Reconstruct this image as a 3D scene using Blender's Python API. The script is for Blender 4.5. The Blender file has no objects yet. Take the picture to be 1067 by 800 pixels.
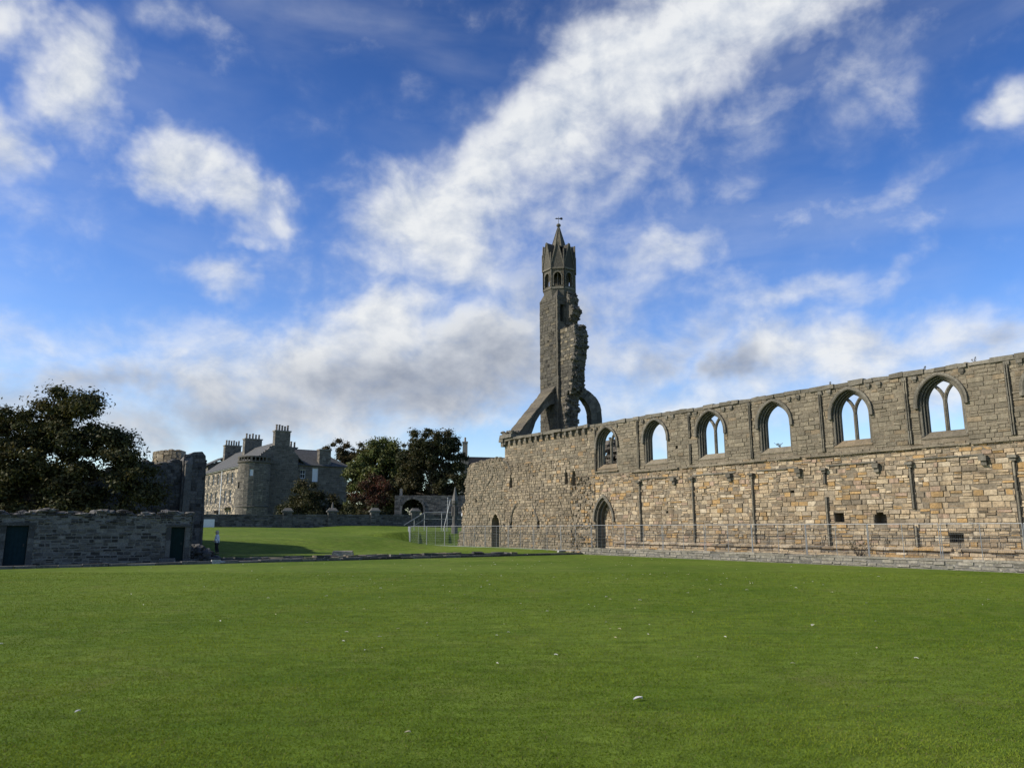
import bpy, math, random
import numpy as np
from mathutils import Vector
from mathutils.geometry import tessellate_polygon

sc = bpy.context.scene
COL = sc.collection
R = math.radians

# ------------------------------------------------------------------ camera
cam_d = bpy.data.cameras.new("camera")
cam = bpy.data.objects.new("camera", cam_d)
COL.objects.link(cam)
cam.location = (0, 0, 1.9)
cam.rotation_euler = (R(90 + 10.75), 0, 0)
cam_d.sensor_width = 36
cam_d.lens = 26.65
cam_d.clip_start = 0.1
cam_d.clip_end = 4000
sc.camera = cam

# ------------------------------------------------------------------ light
SUN_AZ = 101.0      # degrees to the left of the view direction
SUN_EL = 33.0
SUN_STRENGTH = 5.0
SKY_STRENGTH = 0.1
sun_d = bpy.data.lights.new("sun", 'SUN')
sun_d.energy = SUN_STRENGTH
sun_d.angle = R(0.53)
sun_d.color = (1.0, 0.93, 0.82)
sun = bpy.data.objects.new("sun", sun_d)
COL.objects.link(sun)
sun_vec = Vector((-math.sin(R(SUN_AZ)) * math.cos(R(SUN_EL)), math.cos(R(SUN_AZ)) * math.cos(R(SUN_EL)), math.sin(R(SUN_EL))))
sun.rotation_euler = sun_vec.to_track_quat('Z', 'Y').to_euler()
sun.location = sun_vec * 200

sc.view_settings.view_transform = 'Standard'
sc.view_settings.look = 'None'
sc.view_settings.exposure = 0.0
sc.view_settings.gamma = 1.0
sc.view_settings.use_curve_mapping = False


def nd(nt, t, **kw):
    n = nt.nodes.new(t)
    for k, v in kw.items():
        setattr(n, k, v)
    return n


def math_n(nt, op, a, b=None, c=None, clamp=False):
    n = nt.nodes.new('ShaderNodeMath')
    n.operation = op
    n.use_clamp = clamp
    for i, x in enumerate((a, b, c)):
        if x is None:
            continue
        if isinstance(x, (int, float)):
            n.inputs[i].default_value = x
        else:
            nt.links.new(x, n.inputs[i])
    return n.outputs[0]


def smooth(nt, x, lo, hi, a=0.0, b=1.0):
    n = nt.nodes.new('ShaderNodeMapRange')
    n.interpolation_type = 'SMOOTHSTEP'
    nt.links.new(x, n.inputs[0])
    n.inputs[1].default_value = lo
    n.inputs[2].default_value = hi
    n.inputs[3].default_value = a
    n.inputs[4].default_value = b
    return n.outputs[0]


def mixc(nt, f, a, b, mode='MIX'):
    n = nt.nodes.new('ShaderNodeMix')
    n.data_type = 'RGBA'
    n.blend_type = mode
    for i, x in ((0, f), (6, a), (7, b)):
        if isinstance(x, (int, float)):
            n.inputs[i].default_value = x
        elif isinstance(x, (tuple, list)):
            n.inputs[i].default_value = (*x[:3], 1)
        else:
            nt.links.new(x, n.inputs[i])
    return n.outputs[2]


def noise(nt, vec, scale, detail=5, rough=0.55, dist=0.0, dims='3D'):
    n = nd(nt, 'ShaderNodeTexNoise', noise_dimensions=dims)
    if vec is not None:
        nt.links.new(vec, n.inputs['Vector'])
    n.inputs['Scale'].default_value = scale
    n.inputs['Detail'].default_value = detail
    n.inputs['Roughness'].default_value = rough
    n.inputs['Distortion'].default_value = dist
    return n


# sky: cloud banks by azimuth / elevation in degrees (az, el, width, height, tilt, weight)
CLOUDS = [(-32.1, 28.9, 3.7, 2.9, 60, 0.85), (-36.8, 30.3, 2.2, 2.1, 0, 0.8), (-35.7, 23.6, 2.4, 2.0, 0, 0.8), (-27.6, 33.6, 3.0, 1.5, 0, 0.5), (-32.7, 21.4, 6.8, 2.7, 0, 0.33), (-24.8, 25.1, 3.3, 2.2, -15, 0.85), (-21.3, 23.6, 4.1, 2.3, -20, 0.85), (-19.1, 21.4, 2.2, 2.3, -30, 0.75), (-19.5, 19.6, 2.1, 0.9, 0, 0.6), (-22.0, 17.4, 3.0, 1.3, -10, 0.62), (-14.3, 17.4, 7.9, 3.1, 0, 0.3), (-6.0, 23.1, 6.1, 4.5, 20, 1.0), (-2.6, 26.3, 5.4, 3.4, 40, 0.85), (3.7, 29.9, 8.7, 4.0, 30, 0.95), (9.2, 32.2, 7.4, 4.6, 30, 1.0), (14.8, 34.6, 10.6, 4.4, 20, 1.0), (22.2, 35.2, 9.9, 2.8, 15, 0.9), (6.7, 25.5, 6.9, 3.4, 20, 0.6), (11.8, 20.3, 6.2, 2.2, 20, 0.62), (8.0, 17.8, 5.9, 4.2, 10, 0.45), (27.1, 29.8, 5.8, 3.5, 40, 0.42), (35.6, 26.2, 2.5, 1.3, 25, 0.75), (-9.9, 15.0, 6.2, 3.7, 20, 1.0), (-14.8, 12.9, 6.3, 2.8, 15, 0.95), (-20.8, 10.6, 7.8, 2.4, 5, 0.9), (-3.2, 12.8, 9.6, 4.8, 10, 1.0), (2.0, 14.7, 8.2, 6.5, 0, 0.75), (-29.2, 9.7, 6.8, 1.7, 0, 0.8), (-16.6, 7.9, 10.1, 2.5, 0, 0.9), (-6.8, 8.9, 9.4, 2.4, 5, 0.9), (-24.4, 8.2, 7.4, 2.4, 0, 0.7), (-30.6, 12.3, 12.3, 2.1, 2, 0.5), (-20.3, 13.9, 6.0, 1.6, 5, 0.45), (23.6, 12.4, 14.4, 2.3, 3, 0.85), (12.2, 13.2, 6.4, 2.5, 10, 0.75), (16.3, 11.6, 3.1, 1.7, 10, 0.85), (9.2, 10.0, 5.7, 2.3, 5, 0.6), (33.8, 12.9, 2.9, 1.7, 15, 0.7), (22.0, 16.4, 5.2, 1.6, 10, 0.55), (27.4, 16.7, 3.0, 1.2, 15, 0.5), (31.2, 10.8, 6.5, 1.9, 5, 0.75), (18.8, 7.4, 9.8, 2.1, 5, 0.3), (18.7, 27.0, 6.4, 3.8, 35, 0.35), (30.1, 22.6, 9.5, 1.3, 14, 0.3), (26.1, 19.5, 11.2, 1.4, 12, 0.25), (21.7, 20.8, 4.0, 1.3, 5, 0.3), (-13.0, 10.8, 12.0, 4.6, 6, 1.0), (-4.0, 22.5, 7.0, 5.5, 30, 0.85), (5.0, 20.0, 11.0, 6.0, 15, 0.42), (14.0, 14.0, 9.0, 4.0, 10, 0.42), (-10.0, 19.0, 9.0, 4.0, 10, 0.38), (28.0, 10.0, 12.0, 3.0, 3, 0.75), (12.0, 8.5, 9.0, 2.6, 4, 0.7), (22.0, 11.0, 11.0, 2.4, 4, 0.75), (-36.0, 8.5, 7.0, 2.6, 0, 0.75), (-27.0, 6.5, 12.0, 2.4, 0, 0.7), (-12.0, 6.0, 9.0, 2.0, 0, 0.6)]
GREYS = [(-34.0, 8.6, 10.0, 2.6, 0, 0.8), (-22.0, 8.0, 13.0, 3.2, 0, 0.9), (3.0, 19.0, 5.5, 4.5, 0, 0.5), (-7.6, 10.4, 13.5, 4.2, 5, 1.0), (-1.0, 11.8, 8.5, 4.6, 0, 0.9), (-28.0, 9.5, 8.1, 1.7, 0, 0.7), (-20.7, 9.4, 9.1, 2.0, 0, 0.6), (4.2, 15.8, 6.7, 5.7, 0, 0.6), (12.2, 12.8, 5.0, 1.7, 25, 0.75), (16.5, 11.6, 3.1, 1.7, 10, 1.0), (34.0, 12.7, 2.9, 1.6, 15, 0.6), (-14.6, 8.7, 11.0, 2.1, 0, 0.5), (7.9, 15.7, 5.9, 4.3, 0, 0.4), (-4.6, 7.8, 8.7, 1.6, 0, 0.4)]

world = bpy.data.worlds.new("World")
sc.world = world
world.use_nodes = True
wt = world.node_tree
wt.nodes.clear()
sky = nd(wt, 'ShaderNodeTexSky', sky_type='NISHITA', sun_disc=False)
sky.sun_elevation = R(SUN_EL)
sky.sun_rotation = R(-SUN_AZ)
sky.air_density = 1.0
sky.dust_density = 0.6
sky.ozone_density = 2.5
tc = nd(wt, 'ShaderNodeTexCoord')
sep = nd(wt, 'ShaderNodeSeparateXYZ')
wt.links.new(tc.outputs['Generated'], sep.inputs[0])
az = math_n(wt, 'MULTIPLY', math_n(wt, 'ARCTAN2', sep.outputs[0], sep.outputs[1]), 57.2958)
el = math_n(wt, 'MULTIPLY', math_n(wt, 'ARCSINE', sep.outputs[2]), 57.2958)
comb = nd(wt, 'ShaderNodeCombineXYZ')
wt.links.new(az, comb.inputs[0])
wt.links.new(el, comb.inputs[1])
V = comb.outputs[0]
# warp the banks so that no edge is an ellipse
wn = noise(wt, V, 0.16, 4, 0.6)
wsub = nd(wt, 'ShaderNodeVectorMath', operation='SUBTRACT')
wt.links.new(wn.outputs['Color'], wsub.inputs[0])
wsub.inputs[1].default_value = (0.5, 0.5, 0.5)
wmad = nd(wt, 'ShaderNodeVectorMath', operation='MULTIPLY_ADD')
wt.links.new(wsub.outputs[0], wmad.inputs[0])
wmad.inputs[1].default_value = (8.5, 5.5, 0)
wt.links.new(V, wmad.inputs[2])
VW = wmad.outputs[0]


def banks(lst, vec, near=0.0, far=1.9):
    acc = None
    for a, e, rx, ry, rot, w in lst:
        m = nd(wt, 'ShaderNodeMapping', vector_type='TEXTURE')
        wt.links.new(vec, m.inputs[0])
        m.inputs['Location'].default_value = (a, e, 0)
        m.inputs['Rotation'].default_value = (0, 0, R(rot))
        m.inputs['Scale'].default_value = (rx, ry, 1e3)
        ln = nd(wt, 'ShaderNodeVectorMath', operation='LENGTH')
        wt.links.new(m.outputs[0], ln.inputs[0])
        g = smooth(wt, ln.outputs['Value'], near, far, w, 0.0)
        acc = g if acc is None else math_n(wt, 'SMOOTH_MAX', acc, g, 0.12)
    return acc


B = banks(CLOUDS, VW)
G = banks(GREYS, VW, 0.0, 1.3)


def fbm(shift):
    m = nd(wt, 'ShaderNodeMapping')
    wt.links.new(V, m.inputs[0])
    m.inputs['Location'].default_value = (shift[0], shift[1], 0)
    m.inputs['Scale'].default_value = (1.0, 1.35, 1.0)
    return noise(wt, m.outputs[0], 0.19, 10, 0.58, 0.2).outputs['Fac']


f0 = fbm((0, 0))
f1 = fbm((-0.9, 1.3))
dens = math_n(wt, 'ADD', B, math_n(wt, 'MULTIPLY', math_n(wt, 'SUBTRACT', f0, 0.5), 1.55))
soft = smooth(wt, math_n(wt, 'ADD', B, math_n(wt, 'MULTIPLY', math_n(wt, 'SUBTRACT', f0, 0.5), 0.7)), 0.0, 1.05)
crisp = smooth(wt, dens, 0.18, 0.95)
alpha = math_n(wt, 'ADD', math_n(wt, 'MULTIPLY', soft, 0.58), math_n(wt, 'MULTIPLY', crisp, 0.44), clamp=True)
# thin cirrus veil
cm = nd(wt, 'ShaderNodeMapping')
wt.links.new(V, cm.inputs[0])
cm.inputs['Rotation'].default_value = (0, 0, R(-14))
cm.inputs['Scale'].default_value = (0.035, 0.16, 1)
ci = noise(wt, cm.outputs[0], 1.0, 5, 0.5, 0.4)
cirrus = math_n(wt, 'MULTIPLY', smooth(wt, ci.outputs['Fac'], 0.42, 0.80), 0.22)
alpha = math_n(wt, 'MAXIMUM', alpha, cirrus)
lit = math_n(wt, 'ADD', math_n(wt, 'MULTIPLY', math_n(wt, 'SUBTRACT', math_n(wt, 'ADD', f0, 0.0), f1), 3.0), 0.70, clamp=True)
grey = math_n(wt, 'MULTIPLY', G, smooth(wt, math_n(wt, 'ADD', dens, math_n(wt, 'MULTIPLY', f1, 0.6)), 0.35, 1.05), clamp=True)
white = mixc(wt, lit, (5.0, 5.7, 7.0), (8.7, 8.9, 9.1))
ccol = mixc(wt, grey, white, mixc(wt, lit, (2.4, 2.8, 3.7), (4.1, 4.5, 5.3)))
hsv = nd(wt, 'ShaderNodeHueSaturation')
wt.links.new(sky.outputs[0], hsv.inputs['Color'])
hsv.inputs['Hue'].default_value = 0.517
hsv.inputs['Saturation'].default_value = 1.32
hsv.inputs['Value'].default_value = 1.85
hsv_c = mixc(wt, 1.0, hsv.outputs[0], smooth(wt, el, 8, 55, 1.05, 0.45), 'MULTIPLY')
skyc = mixc(wt, alpha, hsv_c, ccol)
bg = nd(wt, 'ShaderNodeBackground')
bg.inputs['Strength'].default_value = SKY_STRENGTH
wt.links.new(skyc, bg.inputs['Color'])
wo = nd(wt, 'ShaderNodeOutputWorld')
wt.links.new(bg.outputs[0], wo.inputs[0])
world.cycles.sampling_method = 'MANUAL'
world.cycles.sample_map_resolution = 512

# ------------------------------------------------------------------ materials


def new_mat(name):
    m = bpy.data.materials.new(name)
    m.use_nodes = True
    nt = m.node_tree
    return m, nt, nt.nodes['Principled BSDF']


def attr_col(nt):
    a = nd(nt, 'ShaderNodeAttribute')
    a.attribute_name = 'col'
    return a.outputs['Color']


def stone_mat(name, grime=0.4, grime_col=(0.07, 0.068, 0.055), lichen=0.0, bump=0.5, scale=1.0, streak=0.0):
    m, nt, p = new_mat(name)
    t = nd(nt, 'ShaderNodeTexCoord')
    ob = t.outputs['Object']
    c = attr_col(nt)
    fine = noise(nt, ob, 9 * scale, 6, 0.65)
    mid = noise(nt, ob, 2.2 * scale, 5, 0.6)
    big = noise(nt, ob, 0.35 * scale, 5, 0.6)
    v = smooth(nt, fine.outputs['Fac'], 0.25, 0.75, 0.72, 1.25)
    c = mixc(nt, 1.0, c, v, 'MULTIPLY')
    g = math_n(nt, 'ADD', math_n(nt, 'MULTIPLY', big.outputs['Fac'], 0.6), math_n(nt, 'MULTIPLY', mid.outputs['Fac'], 0.4))
    gf = smooth(nt, g, 0.44, 0.66, 0.0, grime)
    c = mixc(nt, gf, c, grime_col)
    if streak:
        mp = nd(nt, 'ShaderNodeMapping')
        nt.links.new(ob, mp.inputs[0])
        mp.inputs['Scale'].default_value = (2.2, 2.2, 0.22)
        sn = noise(nt, mp.outputs[0], 1.2, 5, 0.6)
        c = mixc(nt, smooth(nt, sn.outputs['Fac'], 0.52, 0.72, 0.0, streak), c, grime_col)
    if lichen:
        ln = noise(nt, ob, 5.0 * scale, 4, 0.7)
        c = mixc(nt, smooth(nt, ln.outputs['Fac'], 0.60, 0.70, 0.0, lichen), c, (0.42, 0.40, 0.33))
    nt.links.new(c, p.inputs['Base Color'])
    p.inputs['Roughness'].default_value = 0.93
    p.inputs['Specular IOR Level'].default_value = 0.2
    bp = nd(nt, 'ShaderNodeBump')
    bp.inputs['Strength'].default_value = bump
    bp.inputs['Distance'].default_value = 0.05
    hh = math_n(nt, 'ADD', fine.outputs['Fac'], math_n(nt, 'MULTIPLY', mid.outputs['Fac'], 0.9))
    nt.links.new(hh, bp.inputs['Height'])
    nt.links.new(bp.outputs[0], p.inputs['Normal'])
    return m


def flat_mat(name, col, rough=0.7, metal=0.0, var=0.2, scale=6.0, bump=0.0):
    m, nt, p = new_mat(name)
    t = nd(nt, 'ShaderNodeTexCoord')
    n = noise(nt, t.outputs['Object'], scale, 5, 0.6)
    v = smooth(nt, n.outputs['Fac'], 0.25, 0.75, 1 - var, 1 + var)
    c = mixc(nt, 1.0, col, v, 'MULTIPLY')
    nt.links.new(c, p.inputs['Base Color'])
    p.inputs['Roughness'].default_value = rough
    if rough > .9:
        p.inputs['Specular IOR Level'].default_value = 0.12
    p.inputs['Metallic'].default_value = metal
    if bump:
        bp = nd(nt, 'ShaderNodeBump')
        bp.inputs['Strength'].default_value = bump
        bp.inputs['Distance'].default_value = 0.02
        nt.links.new(n.outputs['Fac'], bp.inputs['Height'])
        nt.links.new(bp.outputs[0], p.inputs['Normal'])
    return m


def leaf_mat(name, trans=0.35, gloss=0.012):
    m, nt, p = new_mat(name)
    out = nt.nodes['Material Output']
    c = attr_col(nt)
    d = nd(nt, 'ShaderNodeBsdfDiffuse')
    tr = nd(nt, 'ShaderNodeBsdfTranslucent')
    mx = nd(nt, 'ShaderNodeMixShader')
    gl = nd(nt, 'ShaderNodeBsdfGlossy')
    gl.inputs['Roughness'].default_value = 0.5
    mg = nd(nt, 'ShaderNodeMixShader')
    mg.inputs[0].default_value = gloss
    nt.links.new(c, d.inputs['Color'])
    nt.links.new(mixc(nt, 1.0, c, (1.0, 1.0, 0.5), 'MULTIPLY'), tr.inputs['Color'])
    mx.inputs[0].default_value = trans
    nt.links.new(d.outputs[0], mx.inputs[1])
    nt.links.new(tr.outputs[0], mx.inputs[2])
    nt.links.new(mx.outputs[0], mg.inputs[1])
    nt.links.new(gl.outputs[0], mg.inputs[2])
    nt.links.new(mg.outputs[0], out.inputs['Surface'])
    nt.nodes.remove(p)
    return m


M_LOWER = stone_mat("weathered buff sandstone", 0.62, (0.105, 0.085, 0.058), 0.12, 0.8, 1.0, 0.55)
M_UPPER = stone_mat("grey lichened sandstone", 0.5, (0.085, 0.075, 0.055), 0.18, 0.6, 1.0, 0.4)
M_TRIM = stone_mat("moulded dark sandstone", 0.55, (0.045, 0.042, 0.034), 0.1, 0.5, 1.3, 0.3)
M_TOWER = stone_mat("tower stone", 0.55, (0.05, 0.046, 0.036), 0.12, 0.7, 0.9, 0.35)
M_RUBBLE = stone_mat("dark rubble stone", 0.5, (0.03, 0.03, 0.027), 0.25, 0.7, 1.2)
M_KERB = stone_mat("lichened kerb stone", 0.5, (0.04, 0.042, 0.035), 0.85, 0.6, 1.4)
M_HOUSE = stone_mat("house sandstone", 0.3, (0.10, 0.09, 0.075), 0.08, 0.4, 0.7, 0.25)
M_SLATE = flat_mat("roof slate", (0.075, 0.075, 0.072), 0.9, 0, 0.3, 3.0, 0.3)
M_SLATE_DARK = flat_mat("shaded slate", (0.02, 0.021, 0.023), 0.95, 0, 0.3, 3.0, 0.2)  # slate darkened in colour, as a roof slope out of the sun
M_GREEN = flat_mat("dark green door paint", (0.013, 0.028, 0.027), 0.95, 0, 0.15)
M_BLUE = flat_mat("dark slate blue door paint", (0.014, 0.030, 0.036), 0.95, 0, 0.15)
M_WHITE = flat_mat("white paint", (0.72, 0.73, 0.74), 0.5, 0, 0.06)
M_GALV = flat_mat("galvanised steel", (0.30, 0.31, 0.31), 0.5, 0.5, 0.12, 12)
M_IRON = flat_mat("dark iron", (0.05, 0.045, 0.04), 0.6, 0.4, 0.2, 12)
M_CONC = flat_mat("concrete", (0.34, 0.33, 0.31), 0.9, 0, 0.2, 8, 0.3)
M_POT = flat_mat("chimney pot clay", (0.22, 0.17, 0.13), 0.85, 0, 0.25)
M_BARK = flat_mat("bark", (0.055, 0.045, 0.035), 0.95, 0, 0.4, 8, 0.8)
M_DARK = flat_mat("dark void board", (0.015, 0.015, 0.014), 0.9, 0, 0.2)
M_LEAF = leaf_mat("leaf", 0.2)
M_BLADE = leaf_mat("grass blade", 0.3, 0.0)
M_GLASS, _nt, _p = new_mat("window glass")
_p.inputs['Base Color'].default_value = (0.03, 0.035, 0.04, 1)
_p.inputs['Roughness'].default_value = 0.08
_p.inputs['Specular IOR Level'].default_value = 0.9


def grass_material():
    m, nt, p = new_mat("mown lawn")
    t = nd(nt, 'ShaderNodeTexCoord')
    ob = t.outputs['Object']
    big = noise(nt, ob, 0.10, 5, 0.6)
    mid = noise(nt, ob, 0.7, 6, 0.65)
    fine = noise(nt, ob, 26, 6, 0.7)
    c = mixc(nt, smooth(nt, big.outputs['Fac'], 0.35, 0.66), (0.086, 0.140, 0.013), (0.134, 0.190, 0.025))
    c = mixc(nt, smooth(nt, mid.outputs['Fac'], 0.45, 0.75, 0, 0.75), c, (0.146, 0.180, 0.034))
    mp = nd(nt, 'ShaderNodeMapping')
    nt.links.new(ob, mp.inputs[0])
    mp.inputs['Rotation'].default_value = (0, 0, R(35))
    mp.inputs['Scale'].default_value = (0.25, 1.6, 1)
    st = noise(nt, mp.outputs[0], 0.8, 4, 0.6)
    c = mixc(nt, smooth(nt, st.outputs['Fac'], 0.5, 0.72, 0, 0.5), c, (0.056, 0.106, 0.010))
    m2 = nd(nt, 'ShaderNodeMapping')
    nt.links.new(ob, m2.inputs[0])
    m2.inputs['Rotation'].default_value = (0, 0, R(8))
    m2.inputs['Scale'].default_value = (0.8, 1.5, 1)
    tuft = noise(nt, m2.outputs[0], 2.6, 6, 0.72, 0.4)
    c = mixc(nt, 1.0, c, smooth(nt, tuft.outputs['Fac'], 0.32, 0.68, 0.72, 1.26), 'MULTIPLY')
    moss = noise(nt, ob, 0.33, 6, 0.7, 0.5)
    c = mixc(nt, smooth(nt, moss.outputs['Fac'], 0.56, 0.70, 0, 0.45), c, (0.170, 0.165, 0.055))
    c = mixc(nt, 1.0, c, smooth(nt, fine.outputs['Fac'], 0.25, 0.75, 0.78, 1.2), 'MULTIPLY')
    nt.links.new(c, p.inputs['Base Color'])
    p.inputs['Roughness'].default_value = 0.95
    p.inputs['Specular IOR Level'].default_value = 0.1
    bp = nd(nt, 'ShaderNodeBump')
    bp.inputs['Strength'].default_value = 0.55
    bp.inputs['Distance'].default_value = 0.05
    nt.links.new(math_n(nt, 'ADD', fine.outputs['Fac'], mid.outputs['Fac']), bp.inputs['Height'])
    nt.links.new(bp.outputs[0], p.inputs['Normal'])
    return m


M_GRASS = grass_material()

# ------------------------------------------------------------------ mesh building
rng = random.Random(7)
nrg = np.random.default_rng(7)
Z = Vector((0, 0, 1))


def world_origin(o):
    v = Vector((0, 0, 0))
    while o is not None:
        v += o.location
        o = o.parent
    return v


class MB:
    """Collects polygons (world coordinates) with a colour per polygon; build() links ONE mesh object."""

    def __init__(self):
        self.v, self.f, self.c = [], [], []

    def poly(self, pts, col):
        b = len(self.v)
        self.v.extend(tuple(p) for p in pts)
        self.f.append(tuple(range(b, b + len(pts))))
        self.c.append(col)

    def mesh(self, pts, faces, col):
        b = len(self.v)
        self.v.extend(tuple(p) for p in pts)
        for i, f in enumerate(faces):
            self.f.append(tuple(b + k for k in f))
            self.c.append(col[i] if isinstance(col, list) else col)

    def hexa(self, p, col):       # 8 points: bottom ring 0-3, top ring 4-7
        self.mesh(p, [(0, 3, 2, 1), (4, 5, 6, 7), (0, 1, 5, 4), (1, 2, 6, 5), (2, 3, 7, 6), (3, 0, 4, 7)], col)

    def box(self, fr, s0, s1, z0, z1, n0, n1, col, j=0.0):
        P = []
        for z in (z0, z1):
            for s, n in ((s0, n0), (s1, n0), (s1, n1), (s0, n1)):
                P.append(fr.pt(s + rng.uniform(-j, j), z + rng.uniform(-j, j), n + rng.uniform(-j, j)))
        self.hexa(P, col)

    def tube(self, pts, r, col, n=6, cap=True):
        pts = [Vector(p) for p in pts]
        rs = r if isinstance(r, (list, tuple)) else [r] * len(pts)
        rings = []
        for i, p in enumerate(pts):
            d = (pts[min(i + 1, len(pts) - 1)] - pts[max(i - 1, 0)])
            if d.length < 1e-9:
                d = Vector((0, 0, 1))
            d.normalize()
            a = d.cross(Vector((0, 0, 1)) if abs(d.z) < 0.9 else Vector((1, 0, 0))).normalized()
            b = d.cross(a)
            rings.append([p + (a * math.cos(2 * math.pi * k / n) + b * math.sin(2 * math.pi * k / n)) * rs[i] for k in range(n)])
        V_ = [q for g in rings for q in g]
        F_ = []
        for i in range(len(pts) - 1):
            for k in range(n):
                F_.append((i * n + k, i * n + (k + 1) % n, (i + 1) * n + (k + 1) % n, (i + 1) * n + k))
        if cap:
            F_.append(tuple(range(n))[::-1])
            F_.append(tuple((len(pts) - 1) * n + k for k in range(n)))
        self.mesh(V_, F_, col)

    def lathe(self, c, prof, n, col, rot=0.0):     # prof: (r, z)
        V_ = []
        for r, z in prof:
            for k in range(n):
                a = rot + 2 * math.pi * k / n
                V_.append((c[0] + r * math.cos(a), c[1] + r * math.sin(a), c[2] + z))
        F_ = []
        for i in range(len(prof) - 1):
            for k in range(n):
                F_.append((i * n + k, i * n + (k + 1) % n, (i + 1) * n + (k + 1) % n, (i + 1) * n + k))
        F_.append(tuple(range(n))[::-1])
        F_.append(tuple((len(prof) - 1) * n + k for k in range(n)))
        self.mesh(V_, F_, col)

    def prism(self, pts, off, col, jit_col=0.0):     # closed polygon of world points extruded by vector off
        n = len(pts)
        A = [Vector(p) for p in pts]
        B_ = [p + off for p in A]
        tris = tessellate_polygon([A])
        F_ = [tuple(t) for t in tris] + [tuple(n + k for k in t) for t in tris]
        F_ += [(i, (i + 1) % n, n + (i + 1) % n, n + i) for i in range(n)]
        self.mesh(A + B_, F_, [vary(col, jit_col) for _ in F_] if jit_col else col)

    def blob(self, c, r, col, squash=(1, 1, 1), jit=0.2):    # irregular boulder
        P, F_ = ICO
        sd = rng.random() * 100
        V_ = []
        for p in P:
            k = 1 + jit * (math.sin(p[0] * 3.1 + sd) * math.cos(p[1] * 2.7 + sd * 1.7) + 0.6 * math.sin(p[2] * 4.3 + sd * 0.7))
            V_.append((c[0] + p[0] * r * k * squash[0], c[1] + p[1] * r * k * squash[1], c[2] + p[2] * r * k * squash[2]))
        self.mesh(V_, F_, col)

    def build(self, name, mat, parent=None, smooth_=False):
        o0 = world_origin(parent)
        me = bpy.data.meshes.new(name)
        v = np.array(self.v, dtype=np.float64) - np.array(o0)
        me.from_pydata(v.tolist(), [], self.f)
        at = me.attributes.new('col', 'FLOAT_COLOR', 'FACE')
        c = np.ones((len(self.f), 4), dtype=np.float32)
        c[:, :3] = np.array(self.c, dtype=np.float32)
        at.data.foreach_set('color', c.ravel())
        me.materials.append(mat)
        if smooth_:
            me.polygons.foreach_set('use_smooth', [True] * len(me.polygons))
        me.update()
        ob = bpy.data.objects.new(name, me)
        COL.objects.link(ob)
        if parent is not None:
            ob.parent = parent
        return ob


def make_ico():
    import bmesh
    bm = bmesh.new()
    bmesh.ops.create_icosphere(bm, subdivisions=2, radius=1)
    P = [tuple(v.co) for v in bm.verts]
    F_ = [tuple(v.index for v in f.verts) for f in bm.faces]
    bm.free()
    return P, F_


ICO = make_ico()


class Frame:
    def __init__(self, O, U, N):
        self.O, self.U, self.N = Vector(O), Vector(U).normalized(), Vector(N).normalized()

    def pt(self, s, z, n=0.0):
        return self.O + self.U * s + self.N * n + Z * z


def thing(name, label, cat, loc=(0, 0, 0), group=None):
    o = bpy.data.objects.new(name, None)
    COL.objects.link(o)
    o.empty_display_size = 0.3
    o.location = loc
    o['label'] = label
    o['category'] = cat
    if group:
        o['group'] = group
    return o


def tag(o, label, cat, group=None):
    o['label'] = label
    o['category'] = cat
    if group:
        o['group'] = group
    return o


def vary(c, a=0.12):
    k = 1 + rng.uniform(-a, a)
    return (c[0] * k, c[1] * k, c[2] * k)


def pick(pal, a=0.14):
    return vary(rng.choice(pal), a)


P_LOWER = [tuple(v * 1.13 for v in q) for q in [(.345, .262, .165)] * 6 + [(.385, .305, .20)] * 5 + [(.335, .215, .095)] * 3 + [(.275, .222, .155)] * 5 + [(.225, .168, .108)] * 4 + [(.43, .355, .25)] * 2 + [(.17, .138, .098)] * 2 + [(.33, .235, .165)]]
P_UPPER = [(.205, .175, .124)] * 5 + [(.230, .197, .140)] * 4 + [(.175, .150, .108)] * 3 + [(.255, .217, .152)] + [(.225, .175, .112)]
P_WEST = [tuple(v * 1.05 for v in q) for q in [(.285, .230, .155)] * 4 + [(.32, .262, .18)] * 3 + [(.245, .20, .138)] * 5 + [(.20, .165, .117)] * 3 + [(.315, .215, .115)] + [(.165, .138, .10)] * 2]
P_TRIM = [(.165, .15, .118), (.195, .176, .138), (.14, .126, .098)]
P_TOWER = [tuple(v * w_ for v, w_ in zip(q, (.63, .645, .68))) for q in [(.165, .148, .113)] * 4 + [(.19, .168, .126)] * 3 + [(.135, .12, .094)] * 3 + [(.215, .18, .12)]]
P_CORE = [(.12, .108, .088), (.15, .135, .11), (.09, .083, .07), (.18, .16, .13)]
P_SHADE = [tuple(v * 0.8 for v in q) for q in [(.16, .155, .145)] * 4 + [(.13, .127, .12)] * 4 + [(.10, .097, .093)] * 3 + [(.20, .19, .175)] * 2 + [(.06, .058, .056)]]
P_HOUSE = [tuple(v * 0.8 for v in q) for q in [tuple(v * 0.8 for v in q) for q in [(.205, .185, .155)] * 3 + [(.235, .212, .175)] * 3 + [(.175, .16, .135)] * 3 + [(.145, .132, .115)]]]


# ---- openings
def arch_hw(z, a, zs, za):
    if z <= zs:
        return a
    if z >= za:
        return 0.0
    r = za - zs
    Rr = (a * a + r * r) / (2 * a)
    d = Rr * Rr - (z - zs) ** 2
    return max(0.0, math.sqrt(max(d, 0)) - (Rr - a))


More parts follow.
